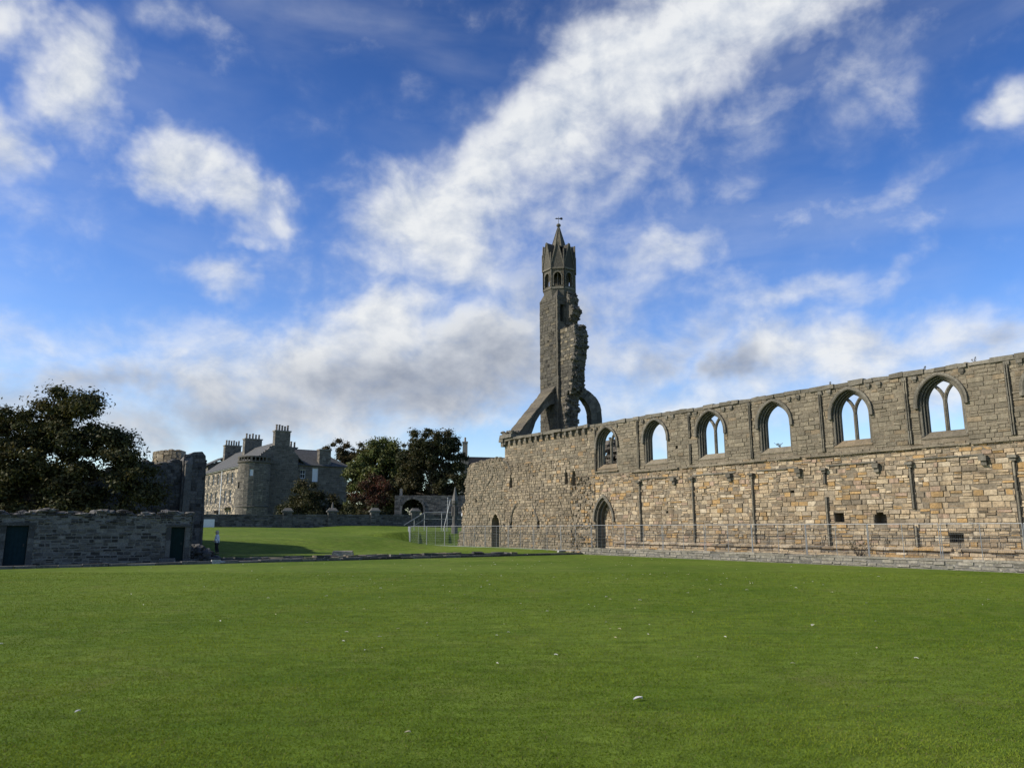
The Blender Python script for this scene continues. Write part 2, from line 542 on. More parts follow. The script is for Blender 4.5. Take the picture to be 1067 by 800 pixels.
def arch_path(cx, a, zb, zs, za, n=9, jn=5):
    r = za - zs
    Rr = (a * a + r * r) / (2 * a)
    th = math.asin(min(1.0, r / Rr)) if r <= Rr else math.pi / 2
    left = [(cx - a, zb + (zs - zb) * i / jn) for i in range(jn)]
    arc = []
    for i in range(n + 1):
        t = th * i / n
        arc.append((cx - a + Rr - Rr * math.cos(t), zs + Rr * math.sin(t)))
    arc[-1] = (cx, za)
    right = [(2 * cx - s, z) for s, z in (left + arc)[::-1][1:]]
    return left + arc + right


class ArchHole:
    def __init__(self, cx, a, zb, zs, za, margin=0.0):
        self.p = (cx, a, zb, zs, za)
        self.m = margin

    def forb(self, z0, z1):
        cx, a, zb, zs, za = self.p
        z = 0.5 * (z0 + z1)
        if z1 <= zb + 0.03 or z0 >= za - 0.02:
            return None
        h = arch_hw(min(max(z, zb), za), a, zs, za)
        h = max(h, 0.6 * arch_hw(min(max(z0, zb), za), a, zs, za))
        return (cx - h - self.m, cx + h + self.m)

    def path(self):
        return arch_path(*self.p)


class RectHole:
    def __init__(self, s0, s1, z0, z1, margin=0.0):
        self.r = (s0, s1, z0, z1)
        self.m = margin

    def forb(self, z0, z1):
        s0, s1, a, b = self.r
        if z1 <= a + 0.03 or z0 >= b - 0.03:
            return None
        return (s0 - self.m, s1 + self.m)

    def path(self):
        s0, s1, a, b = self.r
        return [(s0, a), (s0, b), (s1, b), (s1, a)]


def stone(mb, fr, e0, e1, f0_, f1_, bev, back, pr, j, c):
    bv = min(bev, (e1 - e0) * .3, (f1_ - f0_) * .3)
    P = [fr.pt(e0, f0_, back), fr.pt(e1, f0_, back), fr.pt(e1, f1_, back), fr.pt(e0, f1_, back),
         fr.pt(e0 + bv + j() * .6, f0_ + bv + j() * .6, pr + j()), fr.pt(e1 - bv + j() * .6, f0_ + bv + j() * .6, pr + j()),
         fr.pt(e1 - bv + j() * .6, f1_ - bv + j() * .6, pr + j()), fr.pt(e0 + bv + j() * .6, f1_ - bv + j() * .6, pr + j())]
    mb.mesh(P, [(4, 5, 6, 7), (0, 1, 5, 4), (1, 2, 6, 5), (2, 3, 7, 6), (3, 0, 4, 7)], c)


def stones(mb, fr, s0, s1, z0, z1, pal, ch=(.2, .32), sw=(.3, .7), holes=(), top=None, left=None, right=None,
           prot=(.015, .055), gap=.012, jit=.012, bev=.014, colvar=.14, drop=0.0, back=-.03, sneck=.14):
    """Coursed masonry: one small bevelled block per stone, laid in rows around the openings."""
    z = z0
    while z < z1 - 0.05:
        h = rng.uniform(*ch)
        if z + h > z1 - 0.08:
            h = z1 - z
        zm = z + h / 2
        a = left(zm) if left else s0
        b = right(zm) if right else s1
        iv = [(a, b)]
        for H in holes:
            fb = H.forb(z, z + h)
            if fb is None:
                continue
            nv = []
            for p, q in iv:
                if fb[1] <= p or fb[0] >= q:
                    nv.append((p, q))
                else:
                    if fb[0] - p > 0.04:
                        nv.append((p, fb[0]))
                    if q - fb[1] > 0.04:
                        nv.append((fb[1], q))
            iv = nv
        for p, q in iv:
            s = p
            while s < q - 0.01:
                w = rng.uniform(*sw) * (0.8 + 0.9 * min(h / ch[1], 1)) * 0.62
                if q - (s + w) < sw[0] * 0.5:
                    w = q - s
                if w > 0.03 and (top is None or top(s + w / 2) > zm + rng.uniform(-.05, .05)) and rng.random() >= drop:
                    pr = rng.uniform(*prot)
                    c = pick(pal, colvar)
                    e0, e1, f0_, f1_ = s + gap / 2, s + w - gap / 2, z + gap / 2, z + h - gap / 2
                    j = lambda: rng.uniform(-jit, jit)
                    bands_ = [(f0_, f1_)]
                    if sneck and rng.random() < sneck:
                        zc = f0_ + (f1_ - f0_) * rng.uniform(.35, .65)
                        bands_ = [(f0_, zc - gap / 2), (zc + gap / 2, f1_)]
                    for f0_, f1_ in bands_:
                        if len(bands_) > 1:
                            c, pr = pick(pal, colvar), rng.uniform(*prot)
                        g0, g1 = e0 + abs(j()) * .6, e1 - abs(j()) * .6
                        stone(mb, fr, g0, g1, f0_, f1_, bev, back, pr, j, c)
                s += w
        z += h


def slab(mb, fr, outer, thick, col, holes=(), recesses=(), back_col=None):
    """Solid wall of the given outline (s, z) with through openings and blind recesses (hole, depth)."""
    loops = [outer] + [h.path() for h in holes] + [r[0].path() for r in recesses]
    for n, lp in ((0.0, loops), (-thick, loops[:1 + len(holes)])):
        flat = [q for l in lp for q in l]
        tr = tessellate_polygon([[Vector((s, z, 0)) for s, z in l] for l in lp])
        mb.mesh([fr.pt(s, z, n) for s, z in flat], [tuple(t) for t in tr], col)
    for l in loops[:1 + len(holes)]:
        m = len(l)
        for i in range(m):
            a, b = l[i], l[(i + 1) % m]
            mb.poly([fr.pt(a[0], a[1], 0), fr.pt(b[0], b[1], 0), fr.pt(b[0], b[1], -thick), fr.pt(a[0], a[1], -thick)], vary(col, .1))
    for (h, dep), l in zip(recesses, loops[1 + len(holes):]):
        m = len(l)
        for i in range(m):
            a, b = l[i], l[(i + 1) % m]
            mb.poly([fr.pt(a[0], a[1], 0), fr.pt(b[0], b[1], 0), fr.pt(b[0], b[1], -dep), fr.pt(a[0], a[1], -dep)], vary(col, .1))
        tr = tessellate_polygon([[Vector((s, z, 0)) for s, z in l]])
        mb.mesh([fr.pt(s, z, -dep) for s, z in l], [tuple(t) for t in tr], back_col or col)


def ring(mb, fr, po, pi_, d0, d1, pal):
    """A stepped order of an arch: front face at depth d0 between two outlines, reveal from d0 to d1."""
    for i in range(len(po) - 1):
        c = pick(pal, .12)
        a, b, c1, d = po[i], po[i + 1], pi_[i + 1], pi_[i]
        mb.poly([fr.pt(*a, -d0), fr.pt(*b, -d0), fr.pt(*c1, -d0), fr.pt(*d, -d0)], c)
        mb.poly([fr.pt(*d, -d0), fr.pt(*c1, -d0), fr.pt(*c1, -d1), fr.pt(*d, -d1)], vary(c, .05))


def band(mb, fr, po, pi_, n0, n1, pal):
    """A solid moulding between two outlines from n0 (back) to n1 (front)."""
    for i in range(len(po) - 1):
        c = pick(pal, .12)
        q = [po[i], po[i + 1], pi_[i + 1], pi_[i]]
        mb.hexa([fr.pt(*x, n0) for x in q] + [fr.pt(*x, n1) for x in q], c)


# ------------------------------------------------------------------ cathedral axes
ANG = R(35.2)
D = Vector((-math.sin(ANG), math.cos(ANG), 0))      # along the long wall, away from the camera
N = Vector((-math.cos(ANG), -math.sin(ANG), 0))     # out of its face
U = -N                                              # along the kerb, to the right and away
W0 = Vector((23.34, 34.43, 0))
KO = Vector((-24.0, 36.5, 0))                       # a point on the kerb line


def sst(a, b, x):
    t = min(1, max(0, (x - a) / (b - a)))
    return t * t * (3 - 2 * t)


def terrain(x, y):
    p = Vector((x, y, 0))
    w = (p - KO).dot(D)
    n = (p - W0).dot(N)
    z = 0.0
    if w > 0:
        bank = 1.0 * sst(15.5, 24, w) + 0.98 * sst(21, 48, w)
        near_wall = sst(1.5, 6.5, n) if w < 30 else max(sst(1.5, 6.5, n), sst(22, 32, w))
        z = bank * near_wall
        z += (1 - sst(1.5, 6.5, n)) * 0.22 * sst(2, 9, w)
        z += 0.05 * math.sin(x * .35 + 1) * math.cos(y * .27) * sst(8, 20, w)
    elif n < -0.2:
        z = 0.25
    return z


# ------------------------------------------------------------------ ground
def build_ground():
    def axis(lo, hi, step, far):
        core = np.arange(lo, hi + .01, step).tolist()
        return [-far, -400, -200, -110] + core + [110, 200, 400, far]
    xs = axis(-70, 60, 1.0, 900)
    ys = [-600, -200, -60, -20, -5] + np.arange(0, 125, 1.0).tolist() + [140, 180, 260, 420, 900]
    v = [(x, y, terrain(x, y)) for y in ys for x in xs]
    nx = len(xs)
    f = [(j * nx + i, j * nx + i + 1, (j + 1) * nx + i + 1, (j + 1) * nx + i) for j in range(len(ys) - 1) for i in range(nx - 1)]
    me = bpy.data.meshes.new("lawn")
    me.from_pydata(v, [], f)
    me.polygons.foreach_set('use_smooth', [True] * len(f))
    me.materials.append(M_GRASS)
    o = bpy.data.objects.new("lawn", me)
    COL.objects.link(o)
    o['kind'] = 'structure'


build_ground()


def tri_mesh(name, verts, tris, cols, mat):
    me = bpy.data.meshes.new(name)
    nv, nf = len(verts), len(tris)
    me.vertices.add(nv)
    me.vertices.foreach_set('co', np.ascontiguousarray(verts, dtype=np.float32).ravel())
    k = tris.shape[1]
    me.loops.add(nf * k)
    me.loops.foreach_set('vertex_index', np.ascontiguousarray(tris, dtype=np.int32).ravel())
    me.polygons.add(nf)
    me.polygons.foreach_set('loop_start', np.arange(0, nf * k, k, dtype=np.int32))
    me.polygons.foreach_set('loop_total', np.full(nf, k, dtype=np.int32))
    at = me.attributes.new('col', 'FLOAT_COLOR', 'FACE')
    c = np.ones((nf, 4), dtype=np.float32)
    c[:, :3] = cols
    at.data.foreach_set('color', c.ravel())
    me.materials.append(mat)
    me.update()
    me.validate()
    return me


def build_blades():
    n = 520000
    # denser close to the viewer; ground between 5.5 m and 34 m
    u = nrg.random(n)
    d = 5.3 * (34 / 5.3) ** (u ** 1.15)
    x = (nrg.random(n) * 2 - 1) * (d * 0.74 + 0.6)
    w = (x - KO.x) * D.x + (d - KO.y) * D.y
    nn = (x - W0.x) * N.x + (d - W0.y) * N.y
    keep = (w < -0.4) & (nn > 2.0)
    x, d = x[keep], d[keep]
    n = len(x)
    patch = np.sin(x * 1.3 + np.sin(d * .9) * 2) * np.cos(d * 1.1 + np.sin(x * .7) * 2)
    h = (0.008 + 0.011 * nrg.random(n) + 0.003 * patch) * (1 + d * 0.006)
    wd = (0.0022 + 0.00042 * d) * (0.7 + 0.6 * nrg.random(n))
    a = nrg.random(n) * math.tau
    lean = h * (0.6 + 1.3 * nrg.random(n))
    la = nrg.random(n) * math.tau
    v = np.zeros((n, 3, 3))
    v[:, 0] = np.stack([x - wd * np.cos(a), d - wd * np.sin(a), np.full(n, -.004)], 1)
    v[:, 1] = np.stack([x + wd * np.cos(a), d + wd * np.sin(a), np.full(n, -.004)], 1)
    v[:, 2] = np.stack([x + lean * np.cos(la), d + lean * np.sin(la), h], 1)
    big_ = np.sin(x * .55 + 2 * np.sin(d * .21)) * np.cos(d * .33 + 1.5 * np.sin(x * .31))
    sm_ = np.sin(x * 4.1 + 2 * np.sin(d * 2.3)) * np.cos(d * 3.1 + 2 * np.sin(x * 1.9))
    t = np.clip(nrg.random(n) * .55 + .20 * patch + .24 * big_ + .2 * sm_ + .2, 0, 1)[:, None]
    c = np.array([.093, .150, .011]) * (1 - t) + np.array([.210, .265, .034]) * t
    dry = nrg.random(n) < .05
    c[dry] = (.19, .17, .07)
    me = tri_mesh("grass", v.reshape(-1, 3), np.arange(n * 3).reshape(-1, 3), c, M_BLADE)
    o = bpy.data.objects.new("grass", me)
    COL.objects.link(o)
    o['kind'] = 'stuff'
    o['label'] = 'short mown green grass of the foreground lawn'
    o['category'] = 'grass'


build_blades()

# kerb along the far edge of the foreground lawn
frK = Frame(KO, U, -D)
mb = MB()
s = -12.0
while s < 36.0:
    w = rng.uniform(.6, 1.5)
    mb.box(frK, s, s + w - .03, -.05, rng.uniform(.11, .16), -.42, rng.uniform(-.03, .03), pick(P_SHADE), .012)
    s += w
k = mb.build("kerb", M_KERB)
k['kind'] = 'structure'

# ------------------------------------------------------------------ the long ruined wall
frW = Frame(W0, D, N)
wall = thing("ruined_wall", "long sunlit sandstone ruin wall with a row of pointed windows", "ruined wall", tuple(W0 + D * 18))
WC = [3.45, 8.25, 13.15, 18.0, 22.95, 28.0]
WC_X = [-1.4] + WC
A0 = (1.12, 6.25, 8.05, 9.42)
win_holes = [ArchHole(c, A0[0], A0[1], A0[2], A0[3]) for c in WC_X]
door_hole = ArchHole(28.5, .98, .1, 2.5, 4.15)
wdoor_hole = ArchHole(43.0, .62, .1, 2.2, 3.15)
rec = [(door_hole, .72), (wdoor_hole, .7), (RectHole(9.12, 9.68, 2.22, 2.72), .6), (ArchHole(7.08, .33, 2.1, 2.45, 2.72), .6),
       (RectHole(3.05, 3.72, 1.22, 1.68), .6), (ArchHole(40.6, .22, 5.4, 5.95, 6.3), .5), (ArchHole(32.87, .2, 5.35, 6.0, 6.35), .4),
       (ArchHole(31.95, .22, 5.2, 6.0, 6.4), .4), (RectHole(46.15, 46.42, 4.28, 4.55), .4), (RectHole(40.45, 40.85, 1.9, 2.5), .4),
       (RectHole(36.45, 36.8, 1.9, 2.5), .4), (RectHole(41.5, 41.75, 2.0, 2.25), .35), (RectHole(20.9, 21.1, 7.2, 7.42), .3),
       (RectHole(12.1, 12.35, 3.9, 4.05), .25), (RectHole(22.0, 22.2, 2.9, 3.05), .25), (RectHole(37.2, 37.4, 6.2, 6.38), .3)]
W_END = 41.6


def west_top(s):
    if s < 43.5:
        return 8.15 + .15 * math.sin(s * 4)
    if s < 46.6:
        return 8.2 - .05 * (s - 43.5) + .08 * math.sin(s * 5)
    return 8.05 - 0.28 * (s - 46.6) ** 1.5 - .05 * math.sin(s * 9)


def west_right(z):
    return 47.9 + (8 - z) * .16 + .16 * math.sin(z * 2.3) + .10 * math.sin(z * 5.1 + 1) + (0.35 if z < 3 else 0) * (3 - z) / 3


mb = MB()
cut = .05
outer = [(-9, -.3), (-9, 9.72), (W_END, 9.72), (W_END, 8.1 - cut)]
for i in range(1, 13):
    ss = W_END + (47.8 - W_END) * i / 12
    outer.append((ss, west_top(ss) - cut))
for zz in (6.6, 5.6, 4.6, 3.6, 2.6, 1.6, .8, -.3):
    outer.append((west_right(zz) - .05, zz))
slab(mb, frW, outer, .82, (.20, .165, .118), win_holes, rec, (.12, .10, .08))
mb.build("wall_core", M_LOWER, wall)

all_holes = win_holes + [r[0] for r in rec]
ledge_z = .95
mb = MB()
# lower ashlar zone
stones(mb, frW, -9, 29.4, .1, 5.84, P_LOWER, (.14, .30), (.22, .70), all_holes, colvar=.09, prot=(.0, .06), jit=.022, sneck=.35, gap=.013, drop=.004)
mb.build("lower_masonry", M_LOWER, wall)
mb = MB()
stones(mb, frW, -9, 29.4, 5.9, 9.72, P_UPPER, (.16, .27), (.28, .78), all_holes, prot=(.005, .045), jit=.014, gap=.012, colvar=.10, sneck=.22)
mb.build("upper_masonry", M_UPPER, wall)
mb = MB()
# ripped-out masonry where a cross wall was torn away
stones(mb, frW, 29.4, 32.4, 0, 5.9, P_WEST + P_LOWER[8:16] + P_CORE[:2], (.12, .30), (.16, .45), all_holes, prot=(-.02, .13), jit=.04, bev=.03)
mb.build("torn_masonry", M_LOWER, wall)
mb = MB()
# west end: rougher and greyer, no string course
stones(mb, frW, 32.4, W_END, 0, 7.45, P_WEST, (.16, .28), (.22, .55), all_holes, prot=(.01, .08), jit=.02)
stones(mb, frW, 29.4, W_END, 5.9, 9.6, P_WEST[4:] + P_UPPER, (.17, .28), (.28, .65), all_holes + [RectHole(32.4, 60, 5.8, 7.45)], prot=(.01, .05), jit=.015)
mb.build("west_masonry", M_LOWER, wall)
mb = MB()
stones(mb, frW, W_END, 49.6, 0, 8.4, P_UPPER[:7] + P_WEST[:4], (.16, .27), (.22, .5), all_holes, top=west_top, right=west_right, prot=(.01, .08), jit=.022)
# ragged end of the fragment, seen edge-on
frWe = Frame(W0 + D * 48.2, -N, D)
for i in range(70):
    zz = rng.uniform(0, 7)
    mb.blob(frW.pt(west_right(zz) - .12, zz, -rng.uniform(0, 1.0)), rng.uniform(.14, .26), pick(P_WEST), (1, 1, .7))
for i in range(60):
    ss = rng.uniform(W_END, 48.0)
    mb.blob(frW.pt(ss, west_top(ss) - .06, -rng.uniform(0, 1.05)), rng.uniform(.12, .22), pick(P_UPPER), (1.2, 1.2, .6))
mb.build("west_fragment", M_UPPER, wall)

# raking scar of a lost roof on the fragment, and the broken edge above it
mb = MB()
mb.tube([frW.pt(45.6, 4.6, .03), frW.pt(44.6, 5.6, .05), frW.pt(43.2, 6.9, .03)], .06, P_TRIM[2], 5)
mb.tube([frW.pt(42.3, 8.0, .02), frW.pt(41.2, 7.65, .05), frW.pt(40.6, 6.9, .05)], [.05, .12, .06], P_TRIM[2], 5)
mb.build("roof_scar", M_TRIM, wall)


# string courses
def course(name, segs, z, h, out, parent=wall, pal=P_TRIM):
    mb = MB()
    for a, b in segs:
        s = a
        while s < b - .01:
            w = min(rng.uniform(.5, 1.3), b - s)
            o_ = out * rng.uniform(.6, 1.1)
            dz = rng.uniform(-.015, .015)
            P = []
            for ss in (s + .004, s + w - .004):
                P += [frW.pt(ss, z + dz, 0), frW.pt(ss, z + dz, o_), frW.pt(ss, z + h * .55 + dz, o_), frW.pt(ss, z + h + dz, .01)]
            mb.mesh(P, [(0, 1, 5, 4), (1, 2, 6, 5), (2, 3, 7, 6), (0, 3, 2, 1), (4, 5, 6, 7)], pick(pal))
            s += w
    return mb.build(name, M_TRIM, parent)


course("string_course", [(-9, 2.2), (2.3, 11.2), (11.5, 20.6), (20.9, 25.4)], 5.84, .12, .15, pal=P_UPPER)
course("string_course", [(26.8, 29.4)], 6.04, .12, .15, pal=P_UPPER)
course("drip_course", [(-6, -.4), (1.75, 5.1), (7.0, 9.9), (11.75, 14.6), (16.2, 19.7), (21.0, 24.6)], 5.29, .10, .12)
course("drip_course", [(30.6, 35.5), (36.2, 38.4)], 7.40, .10, .07, pal=P_WEST)
course("plinth_ledge", [(-9, 3.4), (3.6, 17), (17.05, 27.3), (29.9, 31.2)], .80, .16, .20, pal=P_LOWER)
mb = MB()
s = -9
while s < 27.2:
    w = rng.uniform(.7, 1.5)
    mb.box(frW, s, s + w - .012, .1, .56, .04, .48, pick(P_LOWER[5:14]), .01)
    s += w
mb.build("stone_bench", M_LOWER, wall)

# corbels
for s in (-2.9, 1.75, 7.0, 11.65, 16.6, 21.3):
    mb = MB()
    c = pick(P_TRIM)
    mb.box(frW, s - .17, s + .17, 5.02, 5.26, .0, .30, c, .02)
    mb.box(frW, s - .13, s + .13, 4.80, 5.015, .0, .19, vary(c), .02)
    mb.build("corbel", M_TRIM, wall)


def shaft(zs0, zs1, s, cap=True, gaps=0.12, lean=0.0):
    mb = MB()
    z = zs0
    while z < zs1:
        h = min(rng.uniform(.35, .9), zs1 - z)
        if rng.random() > gaps:
            c = pick(P_TRIM + [(.26, .225, .165), (.24, .21, .155)], .15)
            ds = rng.uniform(-.012, .012)
            mb.box(frW, s - .115 + ds, s + .115 + ds, z, z + h - .01, -.02, .062, (.045, .04, .032), .006)  # dark strip paints the shadow either side of the shaft
            for o_, r in (((.0, .052),) if zs0 < 3 else ((-.055, .034), (.045, .034))):
                mb.tube([frW.pt(s + o_ + ds, z, .10), frW.pt(s + o_ + ds, z + h - .012, .10)], r, c, 7)
        z += h
    o = mb.build("wall_shaft", M_TRIM, wall)
    if cap:
        mb = MB()
        c = pick(P_TRIM)
        mb.box(frW, s - .12, s + .12, zs1 + .01, zs1 + .14, .0, .20, c, .01)
        mb.box(frW, s - .19, s + .19, zs1 + .145, zs1 + .27, .0, .29, vary(c), .015)
        mb.build("capital", M_TRIM, o)
    return o


for s in (.5, 5.25, 10.05, 14.95, 19.7, 24.6):
    shaft(.97, 4.92, s, True, .06)
for s in (.35, 5.1, 10.0, 14.85, 19.78, 24.65, 29.28):
    shaft(6.1, 9.55, s, False, .05)
shaft(-.0, 0, -50, False) if False else None

# corbel table under the coping
mb_names = [(c + d, 9.50 + rng.uniform(-.02, .03)) for c in WC_X for d in (-1.75, -1.15, 1.15, 1.7) if rng.random() > .12]
mb_names += [(30.4 + i * .78, 9.50) for i in range(15)]
for s, z in mb_names:
    mb = MB()
    c = pick(P_TRIM)
    big = s > 30
    mb.box(frW, s - .12, s + .12, z - (.14 if not big else .24), z + .03, .0, .13 if not big else .26, c, .02)
    mb.box(frW, s - .08, s + .08, z - (.24 if not big else .36), z - .145 if not big else z - .245, .0, .08, vary(c), .02)
    mb.build("corbel", M_TRIM, wall)
# coping
mb = MB()
s = -9.0
while s < W_END:
    w = rng.uniform(.45, 1.1)
    if s + w > W_END:
        w = W_END - s + .1
    hz = rng.uniform(.05, .12)
    out = rng.uniform(.04, .14) if s < 29.5 else rng.uniform(.24, .34)
    mb.box(frW, s + .01, s + w - .012, 9.58 + rng.uniform(0, .03), 9.74 + hz, -.88, out, pick(P_TRIM), .03)
    if rng.random() < .12:
        mb.blob(frW.pt(s + w / 2, 9.74 + hz, rng.uniform(-.7, -.2)), rng.uniform(.12, .2), pick(P_UPPER), (1.3, 1.3, .6))
    s += w
mb.box(frW, W_END - .25, W_END + .42, 9.5, 9.80, -.88, .42, P_TRIM[0], .03)
mb.box(frW, W_END - .2, W_END + .25, 9.12, 9.49, -.8, .30, P_TRIM[2], .03)
mb.build("coping", M_UPPER, wall)


# windows
def window(cx, tracery):
    mb = MB()
    o0 = arch_path(cx, *A0, n=10)
    dims = [(1.12, 9.42), (1.03, 9.34), (.95, 9.27), (.87, 9.20)]
    paths = [arch_path(cx, a, A0[1], A0[2], za, n=10) for a, za in dims]
    for i in range(3):
        d0 = (.09, .22, .36)[i]
        d1 = (.22, .36, .56)[i]
        ring(mb, frW, paths[i], paths[i + 1], d0, d1, P_TRIM)
        # a roll on each arris
        pts = [frW.pt(s_, z_, -d0 + .02) for s_, z_ in paths[i + 1]]
        mb.tube(pts, .045, pick(P_TRIM), 6, False)
    ring(mb, frW, paths[0], paths[3], .58, .56, P_TRIM)
    label = None
    win = mb.build("window", M_TRIM, wall)
    if tracery == 'none':
        win['label'] = 'pointed window opening with its tracery lost'
    # hood mould
    mb = MB()
    ph = arch_path(cx, 1.30, 7.85, 8.05, 9.56, n=10, jn=1)
    pj = arch_path(cx, 1.13, 7.85, 8.05, 9.43, n=10, jn=1)
    band(mb, frW, ph, pj, 0, .15, P_TRIM)
    pk = arch_path(cx, 1.16, 7.85, 8.05, 9.45, n=10, jn=1)
    mb.tube([frW.pt(s_, z_, .10) for s_, z_ in pk], .07, pick(P_TRIM), 6)
    mb.build("hood_mould", M_TRIM, win)
    # sloping sill
    mb = MB()
    P = []
    for s_ in (cx - 1.11, cx + 1.11):
        P += [frW.pt(s_, 6.255, .03), frW.pt(s_, 6.32, .05), frW.pt(s_, 6.66, -.38), frW.pt(s_, 6.66, -.80), frW.pt(s_, 6.255, -.80)]
    mb.mesh(P, [(0, 1, 6, 5), (1, 2, 7, 6), (2, 3, 8, 7), (3, 4, 9, 8), (0, 4, 3, 2, 1), (5, 6, 7, 8, 9)], pick(P_UPPER))
    mb.build("sill", M_UPPER, win)
    # nook shafts with capitals
    for sg in (-1, 1):
        for a, d in ((1.08, .075), (1.0, .20)):
            mb = MB()
            c = pick(P_TRIM)
            s_ = cx + sg * a
            top_z = 7.85
            mb.tube([frW.pt(s_, 6.42 + d * .6, -d), frW.pt(s_, top_z, -d)], .045, c, 8)
            mb.lathe(frW.pt(s_, top_z, -d), [(.05, 0), (.07, .05), (.085, .14), (.085, .2)], 8, vary(c))
            mb.lathe(frW.pt(s_, 6.36 + d * .6, -d), [(.085, 0), (.08, .08), (.05, .13)], 8, vary(c))
            mb.build("shaft", M_TRIM, win)
    if tracery == 'none':
        return
    mb = MB()
    a, zs, za = .87, 8.05, 9.20
    r = za - zs
    Rr = (a * a + r * r) / (2 * a)

    def bar(path, w=.085):
        for (sa, za_), (sb, zb_) in zip(path[:-1], path[1:]):
            d = Vector((sb - sa, zb_ - za_, 0)).normalized()
            q = Vector((-d.y, d.x, 0)) * w
            c = pick(P_TRIM, .06)
            pts = [(sa - q.x, za_ - q.y), (sb - q.x, zb_ - q.y), (sb + q.x, zb_ + q.y), (sa + q.x, za_ + q.y)]
            mb.hexa([frW.pt(*x, -.53) for x in pts] + [frW.pt(*x, -.40) for x in pts], c)
            c2 = [(x[0] * .45 + (sa + sb) / 2 * .55, x[1]) for x in pts]
            mb.tube([frW.pt(sa, za_, -.395), frW.pt(sb, zb_, -.395)], w * .6, c, 6, False)
    bar([(cx, 6.66), (cx, 7.3), (cx, 8.06)])
    for sg in (-1, 1):
        if tracery == 'broken' and sg > 0:
            pth = 6
        else:
            pth = 9
        arc = []
        for i in range(pth):
            t = i / 8
            # arc parallel to the main arch, starting at the mullion head
            ang_ = t * math.acos(max(-1, (Rr - a / 2) / Rr))
            arc.append((cx + sg * (Rr - Rr * math.cos(ang_)), zs + Rr * math.sin(ang_)))
        bar(arc, .075)
    mb.build("tracery", M_TRIM, win)


for c, t in zip(WC_X, ['y', 'y', 'y', 'none', 'y', 'none', 'broken']):
    window(c, t)

# pointed doorway with orders
mb = MB()
dz = (0.1, 2.5)
pd = [arch_path(28.5, a, .1, 2.5, za, n=10) for a, za in ((.98, 4.15), (.86, 4.0), (.74, 3.85))]
ring(mb, frW, pd[0], pd[1], .08, .36, P_TRIM)
ring(mb, frW, pd[1], pd[2], .36, .72, P_TRIM)
for q, d in ((pd[1], .07), (pd[2], .35)):
    mb.tube([frW.pt(*x, -d) for x in q], .05, pick(P_TRIM), 6, False)
dr = mb.build("doorway", M_TRIM, wall)
mb = MB()
band(mb, frW, arch_path(28.5, 1.18, 2.4, 2.5, 4.40, n=10, jn=1), arch_path(28.5, 1.0, 2.4, 2.5, 4.17, n=10, jn=1), 0, .14, P_TRIM)
mb.build("hood_mould", M_TRIM, dr)
mb = MB()
fr_in = Frame(W0 - N * .66, D, N)
stones(mb, fr_in, 27.8, 29.2, .1, 3.7, P_LOWER, (.2, .3), (.25, .5), [], left=lambda z: 28.5 - arch_hw(z, .73, 2.5, 3.83), right=lambda z: 28.5 + arch_hw(z, .73, 2.5, 3.83))
mb.build("blocking", M_LOWER, dr)
for a, d in ((.92, .12), (.80, .4)):
    for sg in (-1, 1):
        mb = MB()
        mb.tube([frW.pt(28.5 + sg * a, .3, -d), frW.pt(28.5 + sg * a, 2.4, -d)], .06, pick(P_TRIM), 8)
        mb.lathe(frW.pt(28.5 + sg * a, 2.38, -d), [(.07, 0), (.11, .08), (.11, .16)], 8, pick(P_TRIM))
        mb.build("shaft", M_TRIM, dr)
mb = MB()
band(mb, frW, arch_path(43.0, .80, .2, 2.2, 3.36, n=8), arch_path(43.0, .63, .2, 2.2, 3.16, n=8), -.02, .07, P_WEST)
mb.build("doorway", M_LOWER, wall)
# two broken springers of a lost vault
for pts in ([(40.62, 2.3), (40.55, 2.8), (40.3, 3.35), (39.95, 3.8), (39.5, 4.1)], [(37.5, 3.9), (37.15, 3.45), (36.85, 2.9), (36.68, 2.4)]):
    mb = MB()
    mb.tube([frW.pt(*p, .04) for p in pts], [.06, .09, .10, .09, .05][:len(pts)], P_TRIM[2], 6)
    mb.build("vault_springer", M_TRIM, wall)

# ------------------------------------------------------------------ broken turret with flying buttress
TC = W0 + D * 41.0 - N * 6.05
tower = thing("ruined_turret", "tall broken gable turret with arcaded top and steep spire", "turret", tuple(TC))
PE = -D        # east
QN = -N        # north, away from the camera
H_ = 1.38


def tfr(o, u, n):
    return Frame(TC + o, u, n)


mb = MB()
frS = tfr(-QN * H_, PE, -QN)         # south face, s along east
frE = tfr(PE * H_, QN, PE)           # east face, s along north
frN = tfr(QN * H_, PE, QN)
frWst = tfr(-PE * H_, QN, -PE)
TOPZ = 23.7
slit = RectHole(-1.05, -.55, 21.2, 22.9)
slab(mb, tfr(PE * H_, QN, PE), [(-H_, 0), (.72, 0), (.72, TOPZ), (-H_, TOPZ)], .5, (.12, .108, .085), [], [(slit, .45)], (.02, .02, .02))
HN = .72             # the north-east corner is broken away
core = [TC + PE * a + QN * b for a, b in ((-H_, -H_), (.9, -H_), (.9, HN), (-H_, HN))]
mb.prism(core, Z * TOPZ, (.13, .115, .09))
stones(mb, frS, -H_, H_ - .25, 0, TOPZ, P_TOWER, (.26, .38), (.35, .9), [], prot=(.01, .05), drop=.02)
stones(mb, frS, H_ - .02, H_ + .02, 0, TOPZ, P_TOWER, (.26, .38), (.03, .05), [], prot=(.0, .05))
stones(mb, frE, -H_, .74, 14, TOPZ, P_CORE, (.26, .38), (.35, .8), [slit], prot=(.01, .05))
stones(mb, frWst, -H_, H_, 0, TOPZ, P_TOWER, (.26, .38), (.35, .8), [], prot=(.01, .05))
mb.build("square_shaft", M_TOWER, tower)
